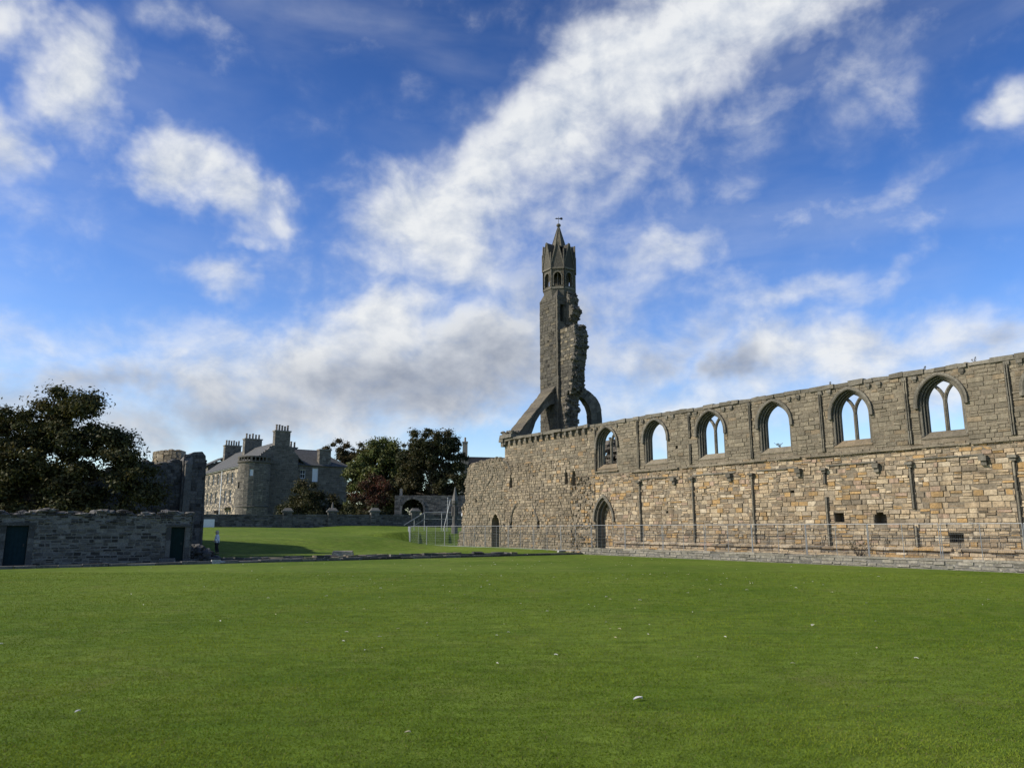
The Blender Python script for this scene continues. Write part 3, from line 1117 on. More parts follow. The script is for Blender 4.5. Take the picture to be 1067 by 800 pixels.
# putlog scars on the south face: dark blocks paint the shade of the holes
for z in (13.6, 14.2, 14.5, 15.2, 16.9, 17.4, 18.3, 18.9, 19.4, 20.0):
    mb = MB()
    s_ = rng.uniform(-.9, .6)
    mb.box(frS, s_, s_ + rng.uniform(.15, .5), z, z + rng.uniform(.12, .34), -.05, .056, (.03, .028, .024), .03)
    mb.build("putlog_hole_shade", M_TOWER, tower)

# stub of the nave arcade wall torn off on the east side
mb = MB()


def lerp_tab(tab, z):
    for (z1, v1), (z0, v0) in zip(tab[:-1], tab[1:]):
        if z >= z0:
            return v0 + (v1 - v0) * min(1.0, max(0.0, (z - z0) / (z1 - z0)))
    return tab[-1][1]


def stub_e(z):       # how far east the stub reaches at height z
    return lerp_tab([(20.35, 3.25), (19.8, 3.68), (18.3, 3.58), (17.2, 3.28), (16.0, 3.12), (14.45, 3.1), (14.2, 2.35), (11.5, 2.05), (0, 2.0)], z) + .05 * math.sin(z * 4.1) + .04 * math.sin(z * 9.3 + 1)


zs = [0, 6, 10, 11.2, 12, 12.6, 13.2, 13.6, 14.15, 14.5, 15.2, 15.8, 16.4, 17, 17.6, 18.2, 18.8, 19.3, 19.8, 20.2]
front = [(1.36, 0)] + [(stub_e(z) - .05, z) for z in zs] + [(1.36, 20.25)]
frSt = tfr(-QN * 1.1, PE, -QN)
slab(mb, frSt, front, 1.5, (.13, .118, .095))
stones(mb, frSt, 1.4, 3.2, 0, 20.35, P_TOWER + [(.25, .21, .14), (.27, .23, .165), (.23, .20, .145)], (.22, .34), (.3, .75), [], right=stub_e, prot=(.01, .06), jit=.02)
z = 8.6
while z < 20.1:
    f_ = Frame(TC + PE * (stub_e(z + .3) - .06), QN, PE)
    stones(mb, f_, -1.1, .4, z, z + .6, P_CORE, (.2, .3), (.25, .6), prot=(-.04, .12), jit=.04, bev=.05)
    z += .6
for i in range(330):
    z = rng.uniform(9.5, 20.2)
    q = rng.uniform(-1.15, .45)
    mb.blob(TC + PE * (stub_e(z) - .10 + rng.uniform(-.08, .08)) + QN * q + Z * z, rng.choice((.09, .11, .13, .16, .22)), pick(P_CORE), (rng.uniform(.8, 1.3), rng.uniform(.8, 1.3), rng.uniform(.8, 1.3)), .4)
for i in range(26):
    mb.blob(TC + PE * rng.uniform(1.4, 3.4) + QN * rng.uniform(-1.0, .4) + Z * (20.28 + rng.uniform(-.05, .12)), rng.uniform(.14, .25), pick(P_CORE), (1.2, 1.2, .6), .3)
mb.build("arcade_stub", M_TOWER, tower)
# torn rubble core hanging on the east side above the stub
mb = MB()


CORE_TAB = [(24.5, 1.5), (24.0, 1.72), (23.4, 2.0), (22.85, 1.85), (22.45, 2.4), (22.25, 2.58), (21.6, 2.1), (20.75, 1.5), (20.2, 1.4)]


def core_e(z):
    return lerp_tab(CORE_TAB, z)


mb.prism([TC + PE * e + QN * -.35 + Z * z for e, z in [(.8, 20.2), (.8, 24.4)] + [(e - .05, z) for z, e in CORE_TAB[1:]]], QN * 1.05, (.12, .11, .09), .2)
z = 20.3
while z < 24.2:
    f_ = Frame(TC + PE * (core_e(z + .25) - .08), QN, PE)
    stones(mb, f_, -.35, .72, z, z + .5, P_CORE, (.2, .3), (.25, .6), prot=(-.04, .10), jit=.04, bev=.05)
    z += .5
for i in range(130):
    z = rng.uniform(20.6, 24.2)
    mb.blob(TC + PE * (core_e(z) - rng.uniform(.02, .2)) + QN * rng.uniform(-.35, .72) + Z * z, rng.choice((.09, .11, .14)), pick(P_CORE), (1, 1, 1), .4)
mb.build("torn_core", M_TOWER, tower)

# octagonal top: broach, arcade stage, gablets, spire, weathervane
OA = math.atan2(N.y, N.x)            # angle of a facet normal
ARC_R = 1.60
AP = ARC_R * math.cos(math.pi / 8)
FW = ARC_R * math.sin(math.pi / 8)


def octo(r, z, off=math.pi / 8):
    return [TC + Vector((r * math.cos(OA + off + k * math.pi / 4), r * math.sin(OA + off + k * math.pi / 4), z)) for k in range(8)]


mb = MB()
sq = []
for k in range(8):
    a = OA + math.pi / 8 + k * math.pi / 4
    d = Vector((math.cos(a), math.sin(a), 0))
    kx, ky = d.dot(N), d.dot(D)
    m = H_ / max(abs(kx), abs(ky))
    # pull the eight points to the square's corners
    sq.append(TC + N * (math.copysign(H_, kx)) + D * (math.copysign(H_, ky)) + Z * 23.7 if False else TC + d * m + Z * 23.68)
top = octo(ARC_R + .02, 24.55)
mb.mesh(sq + top, [(k, (k + 1) % 8, 8 + (k + 1) % 8, 8 + k) for k in range(8)] + [tuple(range(8)), tuple(range(8, 16))], pick(P_TOWER))
for sx in (-1, 1):
    for sy in (-1, 1):
        cpt = TC + N * sx * H_ + D * sy * H_ + Z * 23.66
        a_ = math.atan2((N * sx + D * sy).y, (N * sx + D * sy).x)
        e1 = TC + N * sx * H_ + D * sy * H_ * .41 + Z * 23.66
        e2 = TC + N * sx * H_ * .41 + D * sy * H_ + Z * 23.66
        mid = TC + Vector((math.cos(a_), math.sin(a_), 0)) * (AP - .02) + Z * 24.5
        mb.mesh([cpt, e1, e2, mid], [(0, 1, 3), (0, 2, 3), (1, 2, 3), (0, 1, 2)], pick(P_TOWER))
mb.build("broach", M_TOWER, tower)
mb = MB()
for k in range(8):
    a = OA + k * math.pi / 4
    nrm = Vector((math.cos(a), math.sin(a), 0))
    fr = Frame(TC + nrm * AP, Vector((-math.sin(a), math.cos(a), 0)), nrm)
    hole = ArchHole(0, .36, 24.85, 25.75, 26.2)
    slab(mb, fr, [(-FW, 24.5), (-FW, 26.55), (FW, 26.55), (FW, 24.5)], .28, pick(P_TOWER), [hole])
    band(mb, fr, arch_path(0, .47, 24.85, 25.75, 26.34, 7), arch_path(0, .37, 24.85, 25.75, 26.21, 7), -.02, .06, P_TRIM)
    for sg in (-1, 1):
        mb.tube([fr.pt(sg * FW, 24.56, .0), fr.pt(sg * FW, 26.5, .0)], .09, pick(P_TRIM), 7)
    mb.box(fr, -FW, FW, 24.52, 24.7, -.1, .07, pick(P_TRIM))
    mb.tube([fr.pt(0, 24.8, -.14), fr.pt(0, 26.1, -.14)], .035, pick(P_TRIM), 6)
mb.lathe(TC, [(.62, 24.5), (.62, 26.5)], 8, (.06, .055, .045))  # dark drum added inside so the openings read as shaded
mb.build("arcade_stage", M_TOWER, tower)
mb = MB()
GR = 1.66
gap_ = GR * math.cos(math.pi / 8)
gw = GR * math.sin(math.pi / 8)
for k in range(8):
    a = OA + k * math.pi / 4
    nrm = Vector((math.cos(a), math.sin(a), 0))
    t_ = Vector((-math.sin(a), math.cos(a), 0))
    fr = Frame(TC + nrm * gap_, t_, nrm)
    apz = 29.25 + rng.uniform(-.15, .1)
    c = pick(P_TOWER)
    # gablet: steep triangular front, roof running back to the spire
    A_ = [fr.pt(-gw, 26.57, 0), fr.pt(gw, 26.57, 0), fr.pt(gw * .98, 27.0, 0), fr.pt(.07, apz, 0), fr.pt(-.07, apz, 0), fr.pt(-gw * .98, 27.0, 0)]
    B_ = [TC + nrm * .15 + t_ * sx + Z * z for sx, z in ((-.06, 26.57), (.06, 26.57), (.06, 27.0), (.03, apz), (-.03, apz), (-.06, 27.0))]
    mb.mesh(A_ + B_, [(0, 1, 2, 3, 4, 5)] + [(i, (i + 1) % 6, 6 + (i + 1) % 6, 6 + i) for i in range(6)], [c] + [vary(c, .2) for _ in range(6)])
    # raised coping along both edges and a blind triangle panel
    for sg in (-1, 1):
        mb.tube([fr.pt(sg * gw * .98, 26.95, .03), fr.pt(sg * .05, apz + .03, .03)], .065, pick(P_TRIM), 5)
        mb.tube([fr.pt(sg * gw, 26.5, .0), fr.pt(sg * gw, 27.75 + rng.uniform(-.1, .9), .02)], [.11, .09], pick(P_TOWER), 6)
    mb.box(fr, -gw, gw, 26.5, 26.68, -.12, .06, pick(P_TRIM))
mb.build("gablets", M_TOWER, tower)
mb = MB()
prof = octo(.80, 29.0) + octo(.10, 31.3)
mb.mesh(prof, [(k, (k + 1) % 8, 8 + (k + 1) % 8, 8 + k) for k in range(8)] + [tuple(range(8, 16))], [pick(P_TOWER, .2) for _ in range(9)])
for k in range(8):
    mb.tube([prof[k], prof[8 + k]], .05, pick(P_TRIM), 5)
mb.lathe(TC, [(.10, 31.25), (.07, 31.38), (.20, 31.45), (.23, 31.56), (.18, 31.68), (.06, 31.74)], 10, P_TRIM[2])
mb.build("spire", M_TOWER, tower)
mb = MB()
mb.tube([TC + Z * 31.7, TC + Z * 32.45], .025, (.1, .08, .05), 6)
X = Vector((1, .15, 0)).normalized()
mb.prism([TC + X * a + Z * z + Vector((0, -.02, 0)) for a, z in ((-.38, 32.26), (-.2, 32.33), (.05, 32.30), (.3, 32.42), (.42, 32.36), (.42, 32.2), (.3, 32.16), (.05, 32.25), (-.2, 32.2))], Vector((0, .04, 0)), (.22, .16, .06))
mb.build("weathervane", M_IRON, tower)

# raking buttress over the aisle
mb = MB()
uq = [(1.55, 9.6), (1.85, 10.2), (2.1, 10.75), (2.35, 11.4), (2.8, 12.05), (3.3, 12.6), (4.0, 13.12), (4.67, 13.4)]
sil = [(.30, 9.75), (.45, 10.15)] + [(4.67, 14.75), (4.67, 13.3)] + uq[::-1][1:]
mb.prism([W0 - N * q + D * 40.15 + Z * z for q, z in sil], D * 1.55, (.13, .115, .09), .15)
# sloping coping slabs on top
for i in range(9):
    t0, t1 = i / 9, (i + 1) / 9 - .01
    qa, za_ = .40 + 4.27 * t0, 10.15 + 4.65 * t0
    qb, zb_ = .40 + 4.27 * t1, 10.15 + 4.65 * t1
    P = []
    for up in (0.0, .17):
        for q, z in ((qa, za_), (qb, zb_)):
            for ds in (40.02, 41.83):
                P.append(W0 - N * q + D * (ds + rng.uniform(-.04, .04)) + Z * (z + up + rng.uniform(-.05, .05)))
    P = [P[0], P[1], P[3], P[2], P[4], P[5], P[7], P[6]]
    mb.hexa(P, pick([(.14, .12, .088), (.125, .108, .082), (.15, .128, .09)]))
# arch soffit ring
for i in range(len(uq) - 1):
    (qa, za_), (qb, zb_) = uq[i], uq[i + 1]
    d = Vector((qb - qa, zb_ - za_, 0)).normalized()
    o_ = Vector((-d.y, d.x, 0)) * .36
    P = []
    for ds in (40.10, 41.74):
        P += [W0 - N * q + D * ds + Z * z for q, z in ((qa, za_ - .03), (qb, zb_ - .03), (qb + o_.x, zb_ + o_.y), (qa + o_.x, za_ + o_.y))]
    mb.hexa(P, pick(P_CORE))
frB = Frame(W0 + D * 40.1, QN, PE)
mb.box(frB, -.45, .6, 9.80, 10.15, -1.75, .08, P_TRIM[0], .05)
for i in range(22):
    mb.blob(frB.pt(rng.uniform(-.35, .55), rng.uniform(9.9, 10.4), rng.uniform(-1.6, 0)), rng.uniform(.16, .26), pick(P_TRIM), (1.1, 1.1, .8), .3)
mb.build("flying_buttress", M_TOWER, tower)
# broken arch of the west front, springing away to the north
mb = MB()
outa = [(7.2, 15.45), (8.18, 15.32), (8.6, 15.2), (9.03, 15.03), (9.45, 14.82), (9.88, 14.54), (10.2, 14.22), (10.48, 13.84), (10.68, 13.2), (10.77, 12.34), (10.8, 11), (10.8, 0)]
ina = [(7.2, 14.45), (7.7, 14.4), (8.05, 14.3), (8.4, 14.12), (8.65, 13.9), (8.92, 13.58), (9.06, 13.3), (9.17, 13.05), (9.27, 12.65), (9.32, 12.19), (9.34, 11), (9.35, 0)]
for i in range(len(outa) - 1):
    q = [outa[i], outa[i + 1], ina[i + 1], ina[i]]
    j = rng.uniform(-.04, .04)
    mb.hexa([W0 - N * q_ + D * (40.4 + j) + Z * z for q_, z in q] + [W0 - N * q_ + D * (41.0 + j) + Z * z for q_, z in q], pick(P_CORE))
    mid_ = [(.5 * (a_[0] + b_[0]), .5 * (a_[1] + b_[1])) for a_, b_ in ((outa[i], ina[i]), (outa[i + 1], ina[i + 1]))]
    q = [ina[i], ina[i + 1], mid_[1], mid_[0]]
    mb.hexa([W0 - N * q_ + D * (40.30 + j) + Z * z for q_, z in q] + [W0 - N * q_ + D * 40.45 + Z * z for q_, z in q], pick(P_CORE))
    for k2 in range(3):
        t_ = rng.random()
        c = (outa[i][0] * t_ + outa[i + 1][0] * (1 - t_), outa[i][1] * t_ + outa[i + 1][1] * (1 - t_))
        if c[1] > 11:
            mb.blob(W0 - N * (c[0] - .04) + D * rng.uniform(40.45, 40.95) + Z * (c[1] - .03), rng.uniform(.09, .15), pick(P_CORE), (1, 1, .8), .3)
mb.build("broken_arch", M_TOWER, tower)

# stump of a pier behind the wall, seen through the farthest window
mb = MB()
pb = W0 + D * 33.2 - N * 5.6
for i in range(420):
    z = rng.uniform(0, 9.2)
    ww = 1.35 if z < 7.6 else 1.35 * max(.25, (9.4 - z) / 1.8)
    mb.blob(pb + D * rng.uniform(-ww, ww) - N * rng.uniform(-.7, .7) + Z * z, rng.uniform(.22, .38), pick(P_CORE), (1, 1, .75), .3)
o = mb.build("ruined_pier", M_TOWER)
tag(o, "dark rubble pier stump visible through the farthest pointed window", "ruined pier")

# ------------------------------------------------------------------ low lichened wall in front of the long wall
lw = MB()
frL = Frame(W0 + N * 1.7, D, N)
slab(lw, frL, [(-9, -.2), (-9, .40), (29.2, .40), (29.2, -.2)], .5, (.17, .16, .14))
P_LOWW = [(.25, .228, .185), (.27, .245, .195), (.225, .205, .168)]
stones(lw, frL, -9, 29.2, -.1, .40, P_LOWW, (.12, .2), (.3, .8), prot=(-.01, .05), jit=.025, bev=.03, colvar=.1)
s = -9
while s < 29.2:
    w = min(rng.uniform(.6, 1.3), 29.25 - s)
    lw.box(frL, s, s + w - .01, .39, rng.uniform(.47, .51), -.55, rng.uniform(.02, .06), pick(P_LOWW), .02)
    s += w
tag(lw.build("low_stone_wall", M_KERB), "low lichen-spotted stone wall along the lawn under the long ruin", "low wall")

# ------------------------------------------------------------------ left: low wall with two doors
P_GARD = [(.150, .142, .128)] * 3 + [(.115, .109, .099)] * 3 + [(.080, .076, .070)] * 3 + [(.21, .197, .172)] * 2 + [(.045, .043, .04)] * 3
DO = Vector((-22.6, 41.85, 0))
frA = Frame(DO, U, -D)
lowall = thing("garden_wall", "dark rubble-topped stone wall with two doors at the left", "stone wall", tuple(DO))
d1 = RectHole(-4.03, -3.05, -.1, 2.02)
d2 = RectHole(3.86, 4.62, -.1, 1.95)
mb = MB()


def rub_top(s):
    return 2.75 + .08 * math.sin(s * 2.1) + .06 * math.sin(s * 5.3 + 1)


slab(mb, frA, [(-14, -.2), (-14, 2.55), (4.9, 2.55), (5.0, -.2)], 0.9, (.19, .18, .162), [], [(d1, .32), (d2, .32)])
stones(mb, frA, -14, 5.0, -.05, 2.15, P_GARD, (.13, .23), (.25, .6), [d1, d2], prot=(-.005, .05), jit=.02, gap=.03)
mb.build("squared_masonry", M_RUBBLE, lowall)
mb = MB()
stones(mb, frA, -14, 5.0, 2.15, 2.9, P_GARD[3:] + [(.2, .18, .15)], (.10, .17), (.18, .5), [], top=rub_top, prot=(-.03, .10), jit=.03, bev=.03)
for i in range(260):
    s = rng.uniform(-14, 4.9)
    mb.blob(frA.pt(s, rub_top(s) - rng.uniform(0, .12), -rng.uniform(0, .8)), rng.uniform(.09, .19), pick(P_GARD + [(.25, .235, .205)]), (1.5, 1.5, .6), .25)
# end return and the step down by the right door
mb.build("rubble_top", M_RUBBLE, lowall)
mb = MB()
stones(mb, Frame(DO + U * 5.0, D, U), 0, .9, -.05, 2.6, P_SHADE, (.16, .25), (.25, .45), prot=(.0, .04))
mb.build("end_face", M_RUBBLE, lowall)


def door(fr, h, mat, name_label):
    s0, s1, z0, z1 = h.r
    mb = MB()
    mb.box(fr, s0 + .02, s1 - .02, .0, z1 - .02, -.26, -.18, (1, 1, 1))
    nb = 5
    for i in range(nb):
        a = s0 + .03 + (s1 - s0 - .06) * i / nb
        mb.box(fr, a, a + (s1 - s0 - .06) / nb - .012, .02, z1 - .04, -.178, -.165, (1, 1, 1))
    o = mb.build("door", mat, lowall)
    o['label'] = name_label
    mb = MB()
    mb.tube([fr.pt(s1 - .15, 1.02, -.16), fr.pt(s1 - .15, 1.02, -.11)], .03, (1, 1, 1), 8)
    mb.box(fr, s1 - .18, s1 - .12, .95, 1.1, -.163, -.155, (1, 1, 1))
    mb.build("handle", M_IRON, o)
    mb = MB()
    mb.box(fr, s0 - .28, s1 + .28, z1 + .01, z1 + .16, -.1, .10, P_SHADE[9], .01)
    mb.build("lintel", M_RUBBLE, lowall)
    for a, b in ((s0 - .26, s0 - .01), (s1 + .01, s1 + .26)):
        mb = MB()
        z = -.05
        while z < z1 - .05:
            hh = min(rng.uniform(.3, .5), z1 - z)
            mb.box(fr, a, b, z, z + hh - .01, -.1, .075, pick(P_SHADE[:3] + P_SHADE[9:11]), .008)
            z += hh
        mb.build("door_jamb", M_RUBBLE, lowall)


door(frA, d1, M_BLUE, "dark slate blue plank door")
door(frA, d2, M_GREEN, "dark green plank door")

# heap of stones beside the wall end
mb = MB()
hp = Vector((-18.75, 45.9, 0))
for i in range(230):
    a = rng.uniform(0, math.tau)
    r = min(1.0, abs(rng.gauss(0, .42)))
    x_ = hp.x + r * math.cos(a) * 1.7 + .2
    y_ = hp.y + r * math.sin(a)
    zt = max(.05, 1.0 * (1 - r / 1.4) * (1.0 - .42 * (x_ - hp.x)))
    mb.blob((x_, y_, rng.uniform(0, zt)), rng.uniform(.09, .2), pick(P_SHADE[6:]), (1.3, 1.2, .8), .3)
tag(mb.build("rubble_heap", M_RUBBLE), "dark heap of loose stones beside the green door", "rubble heap")

# low footing of a vanished wall
mb = MB()
frF = Frame(KO + D * 3.4, U, -D)
s = 7.5
while s < 32:
    w = rng.uniform(.35, 1.1)
    for n0, n1 in ((-.75, -.38), (-.36, 0)):
        mb.box(frF, s + .02, s + w + .015, -.05, rng.uniform(.05, .19), n0, n1, pick(P_SHADE + P_UPPER[:4]), .045)
    s += w
tag(mb.build("stone_footing", M_KERB), "low broken stone footing lying in the grass behind the kerb", "wall footing")

mb = MB()
frSl = Frame((-12.5, 54.0, 0), Vector((1, .12, 0)), Vector((.12, -1, 0)))
mb.box(frSl, -.03, 1.42, -.05, .24, -.6, 0, (.25, .235, .2), .02)
mb.box(frSl, .02, 1.36, .24, .33, -.55, -.05, (.33, .30, .24), .03)
tag(mb.build("stone_slab", M_KERB), "single pale stone slab lying on the upper lawn", "stone slab")
mb = MB()
frSl = Frame((-16.2, 42.0, 0), U, -D)
mb.box(frSl, 0, .45, -.02, .2, -.3, .02, (.42, .42, .40), .03)
mb.blob(frSl.pt(.55, .08, -.1), .14, (.5, .5, .48), (1.3, 1, .7))
tag(mb.build("loose_stone", M_KERB), "small pale loose stone lying on the kerb left of the slab", "stone")

# ------------------------------------------------------------------ tall ruin behind the left tree
RO = Vector((-24.0, 58.0, 0))
frR = Frame(RO, U, -D)
ruin = thing("ruined_gable", "dark ruined wall with a tall pier behind the big left tree", "ruined wall", tuple(RO))
mb = MB()


def ruin_top(s):
    return 6.75 + .22 * (s + 2.8) * .3 - (.0 if s > -4 else .3 * (-4 - s)) + .12 * math.sin(s * 3) + .08 * math.sin(s * 7)


oo = [(-16, -.2)] + [(-16 + i * .6, max(3.5, ruin_top(-16 + i * .6) - .12)) for i in range(25)] + [(-1.1, 6.9), (-1.1, -.2)]
slab(mb, frR, oo, 1.2, (.12, .115, .105))
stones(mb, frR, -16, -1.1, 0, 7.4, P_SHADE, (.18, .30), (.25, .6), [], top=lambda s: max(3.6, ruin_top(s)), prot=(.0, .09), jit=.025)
for i in range(60):
    s = rng.uniform(-9, -1.2)
    mb.blob(frR.pt(s, ruin_top(s) - .08, -rng.uniform(0, 1.1)), rng.uniform(.12, .22), pick(P_SHADE), (1.2, 1.2, .6), .25)
mb.build("wall_face", M_RUBBLE, ruin)
mb = MB()
frPp = Frame(RO + U * .02 - D * .45, U, -D)
slab(mb, frPp, [(-1.15, -.2), (-1.15, 6.9), (-.9, 7.25), (-.45, 7.55), (.15, 7.62), (.42, 7.3), (.45, 7.0), (.62, 3), (.65, -.2)], 1.6, (.13, .125, .115))
stones(mb, frPp, -1.15, .5, 0, 7.55, P_SHADE, (.22, .34), (.3, .7), [], right=lambda z: .62 - max(0, z - 3) * .05, top=lambda s: 7.5 - abs(s + .3) * .35, prot=(.01, .05))
stones(mb, Frame(RO + U * .5 - D * .45, D, U), -.1, 1.5, 0, 7.0, P_SHADE[3:9], (.22, .34), (.3, .7), prot=(.0, .05))
# lighter raking buttress strip on its left edge
mb.box(frPp, -1.02, -.55, 0, 6.6, .0, .22, (.15, .143, .128), .05)
P = [frPp.pt(-1.05, 6.6, .25), frPp.pt(-.52, 6.6, .25), frPp.pt(-.52, 7.3, .0), frPp.pt(-1.05, 6.95, .0), frPp.pt(-1.05, 6.6, 0), frPp.pt(-.52, 6.6, 0)]
mb.mesh(P, [(0, 1, 2, 3), (0, 3, 4), (1, 5, 2)], (.17, .16, .14))
mb.build("pier", M_RUBBLE, ruin)
mb = MB()
# curved piece of wall behind, catching the sun
cc = RO + U * .4 + D * 3.6
for k in range(9):
    a = R(150 + k * 14)
    a2 = R(150 + (k + 1) * 14)
    p0 = cc + Vector((math.cos(a), math.sin(a), 0)) * 2.9
    p1 = cc + Vector((math.cos(a2), math.sin(a2), 0)) * 2.9
    mdir = (p1 - p0).normalized()
    nr = Vector((math.cos((a + a2) / 2), math.sin((a + a2) / 2), 0))
    f_ = Frame(p0, mdir, nr)
    L = (p1 - p0).length
    tz = 7.75 - .25 * max(0, 2 - k)
    slab(mb, f_, [(0, 0), (0, tz), (L, tz), (L, 0)], .8, (.30, .26, .19))
    stones(mb, f_, 0, L, 4.0, tz + .05, P_UPPER, (.2, .3), (.25, .5), prot=(.0, .06))
    mb.blob(f_.pt(L / 2, tz, -.4), .25, pick(P_UPPER), (1.4, 1.4, .5), .3)
mb.build("curved_wall", M_LOWER, ruin)

# ------------------------------------------------------------------ boundary wall and gate piers
BO = Vector((-36.0, 88.0, 0))
BU = Vector((.947, .321, 0))
frBw = Frame(BO, BU, Vector((.321, -.947, 0)))
bw = thing("boundary_wall", "dark low boundary wall with stone piers across the far lawn", "boundary wall", tuple(BO + Z * 1.9))
mb = MB()
slab(mb, frBw, [(-14, 1.4), (-14, 3.30), (42, 3.42), (42, 1.4)], .5, (.13, .125, .115))
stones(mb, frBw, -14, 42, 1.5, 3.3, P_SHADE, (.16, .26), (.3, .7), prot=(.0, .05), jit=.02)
mb.build("wall_face", M_RUBBLE, bw)
mb = MB()
s = -14
while s < 42:
    w = rng.uniform(.5, .9)
    mb.box(frBw, s, s + w - .01, 3.30 + .0025 * s, 3.46 + .0025 * s, -.56, .07, pick(P_SHADE), .012)
    s += w
mb.build("coping", M_RUBBLE, bw)
for s, h, fin in ((9.92, 4.0, 0), (15.13, 4.05, 1), (20.24, 4.1, 0), (25.27, 4.1, 0)):
    mb = MB()
    w = .52
    slab(mb, Frame(BO + BU * s - frBw.N * -.18, BU, frBw.N), [(-w, 1.4), (-w, h - .25), (w, h - .25), (w, 1.4)], .9, (.15, .145, .13))
    stones(mb, Frame(BO + BU * s + frBw.N * .18, BU, frBw.N), -w, w, 1.5, h - .25, P_SHADE, (.22, .3), (.35, .6))
    o = mb.build("gate_pier", M_RUBBLE, bw)
    mb = MB()
    f2 = Frame(BO + BU * s, BU, frBw.N)
    mb.box(f2, -.68, .68, h - .25, h - .08, -.88, .34, (.15, .143, .13))
    P = [f2.pt(a, h - .08, n) for a, n in ((-.6, -.8), (.6, -.8), (.6, .26), (-.6, .26))] + [f2.pt(a, h + .24, n) for a, n in ((-.35, -.5), (.35, -.5), (.35, -.04), (-.35, -.04))]
    mb.hexa(P, (.14, .135, .12))
    if fin:
        mb.lathe(f2.pt(0, h + .24, -.27), [(.18, 0), (.12, .08), (.16, .2), (.10, .4), (.07, .62), (.02, .7)], 8, (.16, .15, .135))
    mb.build("pier_cap", M_RUBBLE, o)
mb = MB()
f2 = Frame(BO + frBw.N * .1, BU, frBw.N)
mb.box(f2, .72, 1.9, 1.98, 2.9, -.02, .02, (1, 1, 1))
sg = mb.build("sign_board", M_WHITE)
tag(sg, "blank pale rectangular board standing against the dark boundary wall", "board")
for a in (.8, 1.8):
    mb = MB()
    mb.tube([f2.pt(a, 1.7, -.04), f2.pt(a, 2.85, -.04)], .025, (1, 1, 1), 6)
    mb.build("post", M_GALV, sg)

# ------------------------------------------------------------------ house with round corner tower
HC = Vector((-41.305, 120.0, 0))
frH = Frame(HC, U, -D)              # front, s to the right
frHl = Frame(HC, D, -U)             # sunlit left side, s away
house = thing("stone_house", "grey stone house with round corner tower and tall chimney stacks", "house", tuple(HC + Z * 2))


def pane_window(fr, h, dep=.16, frame_mat=M_WHITE, bars=True, blind=False):
    s0, s1, z0, z1 = h.r
    mb = MB()
    for a, b, c, d in ((s0, s0 + .07, z0, z1), (s1 - .07, s1, z0, z1), (s0 + .072, s1 - .072, z0, z0 + .07), (s0 + .072, s1 - .072, z1 - .07, z1), (s0 + .072, s1 - .072, (z0 + z1) / 2 - .035, (z0 + z1) / 2 + .035)):
        mb.box(fr, a, b, c, d, -dep, -dep + .05, (1, 1, 1))
    mb.box(fr, (s0 + s1) / 2 - .02, (s0 + s1) / 2 + .02, z0 + .075, z1 - .075, -dep + .002, -dep + .03, (1, 1, 1))
    w = mb.build("window", frame_mat, house)
    mb = MB()
    mb.box(fr, s0 + .05, s1 - .05, z0 + .05, z1 - .05, -dep - .04, -dep - .01, (1, 1, 1))
    mb.build("pane", M_WHITE if blind else M_GLASS, w)
    return w


lh = []
for t, zc in ((25.32, 10.4), (22.25, 10.4), (18.9, 10.35), (12.76, 10.2), (9.88, 10.15)):
    lh.append(RectHole(t - .55, t + .55, zc - .95, zc + .95))
for t in (25.6, 22.9, 19.6, 13.66, 10.46):
    lh.append(RectHole(t - .55, t + .55, 6.1, 8.2))
for t in (24.6, 16.5, 11.5):
    lh.append(RectHole(t - .55, t + .55, 2.5, 4.9))
mb = MB()
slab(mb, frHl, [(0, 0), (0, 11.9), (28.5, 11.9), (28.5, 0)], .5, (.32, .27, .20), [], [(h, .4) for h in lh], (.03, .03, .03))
stones(mb, frHl, 0, 28.5, 1.5, 11.9, P_HOUSE + [(.42, .35, .25)] * 4, (.24, .36), (.4, .9), lh, prot=(.005, .03), jit=.01)  # extra warm pale stones put the sunlit tone into this side's colour
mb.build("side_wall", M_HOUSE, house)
for h in lh:
    pane_window(frHl, h, .2)
fh = [RectHole(8.35, 9.22, 9.95, 11.35), RectHole(10.38, 11.4, 9.45, 11.7)]
mb = MB()
gable = [(0, 0), (0, 11.9), (2.6, 14.35), (3.3, 15.0), (6.3, 15.0), (7.66, 13.4), (7.66, 0)]
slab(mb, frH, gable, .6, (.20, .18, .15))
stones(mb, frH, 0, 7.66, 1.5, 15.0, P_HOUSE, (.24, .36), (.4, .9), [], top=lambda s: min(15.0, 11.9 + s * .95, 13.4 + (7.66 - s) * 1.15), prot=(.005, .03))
stones(mb, Frame(HC + U * 7.66, D, U), 0, .62, 1.5, 13.3, P_HOUSE, (.3, .4), (.3, .5))
mb.build("front_gable", M_HOUSE, house)
frH2 = Frame(HC + D * .6, U, -D)
mb = MB()
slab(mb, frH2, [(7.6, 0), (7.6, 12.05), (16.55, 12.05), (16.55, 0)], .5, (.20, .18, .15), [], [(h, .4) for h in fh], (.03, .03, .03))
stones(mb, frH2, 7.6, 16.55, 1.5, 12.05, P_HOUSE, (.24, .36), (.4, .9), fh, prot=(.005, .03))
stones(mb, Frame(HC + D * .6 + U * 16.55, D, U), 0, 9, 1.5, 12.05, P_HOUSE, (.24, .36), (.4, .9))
slab(mb, Frame(HC + D * .6 + U * 16.53, D, U), [(.5, 0), (.5, 12.05), (9, 12.05), (9, 0)], .4, (.2, .18, .15))
mb.build("front_wall", M_HOUSE, house)
pane_window(frH2, fh[0], .2, M_WHITE, True, False)
w_ = pane_window(frH2, fh[1], .2, M_WHITE, True, True)
w_['label'] = 'tall window with a white blind drawn'


def roof_poly(mb, pts, th=.14, nsub=0):
    A_ = [Vector(p) for p in pts]
    nrm = (A_[1] - A_[0]).cross(A_[2] - A_[0]).normalized()
    if nrm.z < 0:
        nrm = -nrm
    mb.prism(A_, nrm * th, (1, 1, 1))


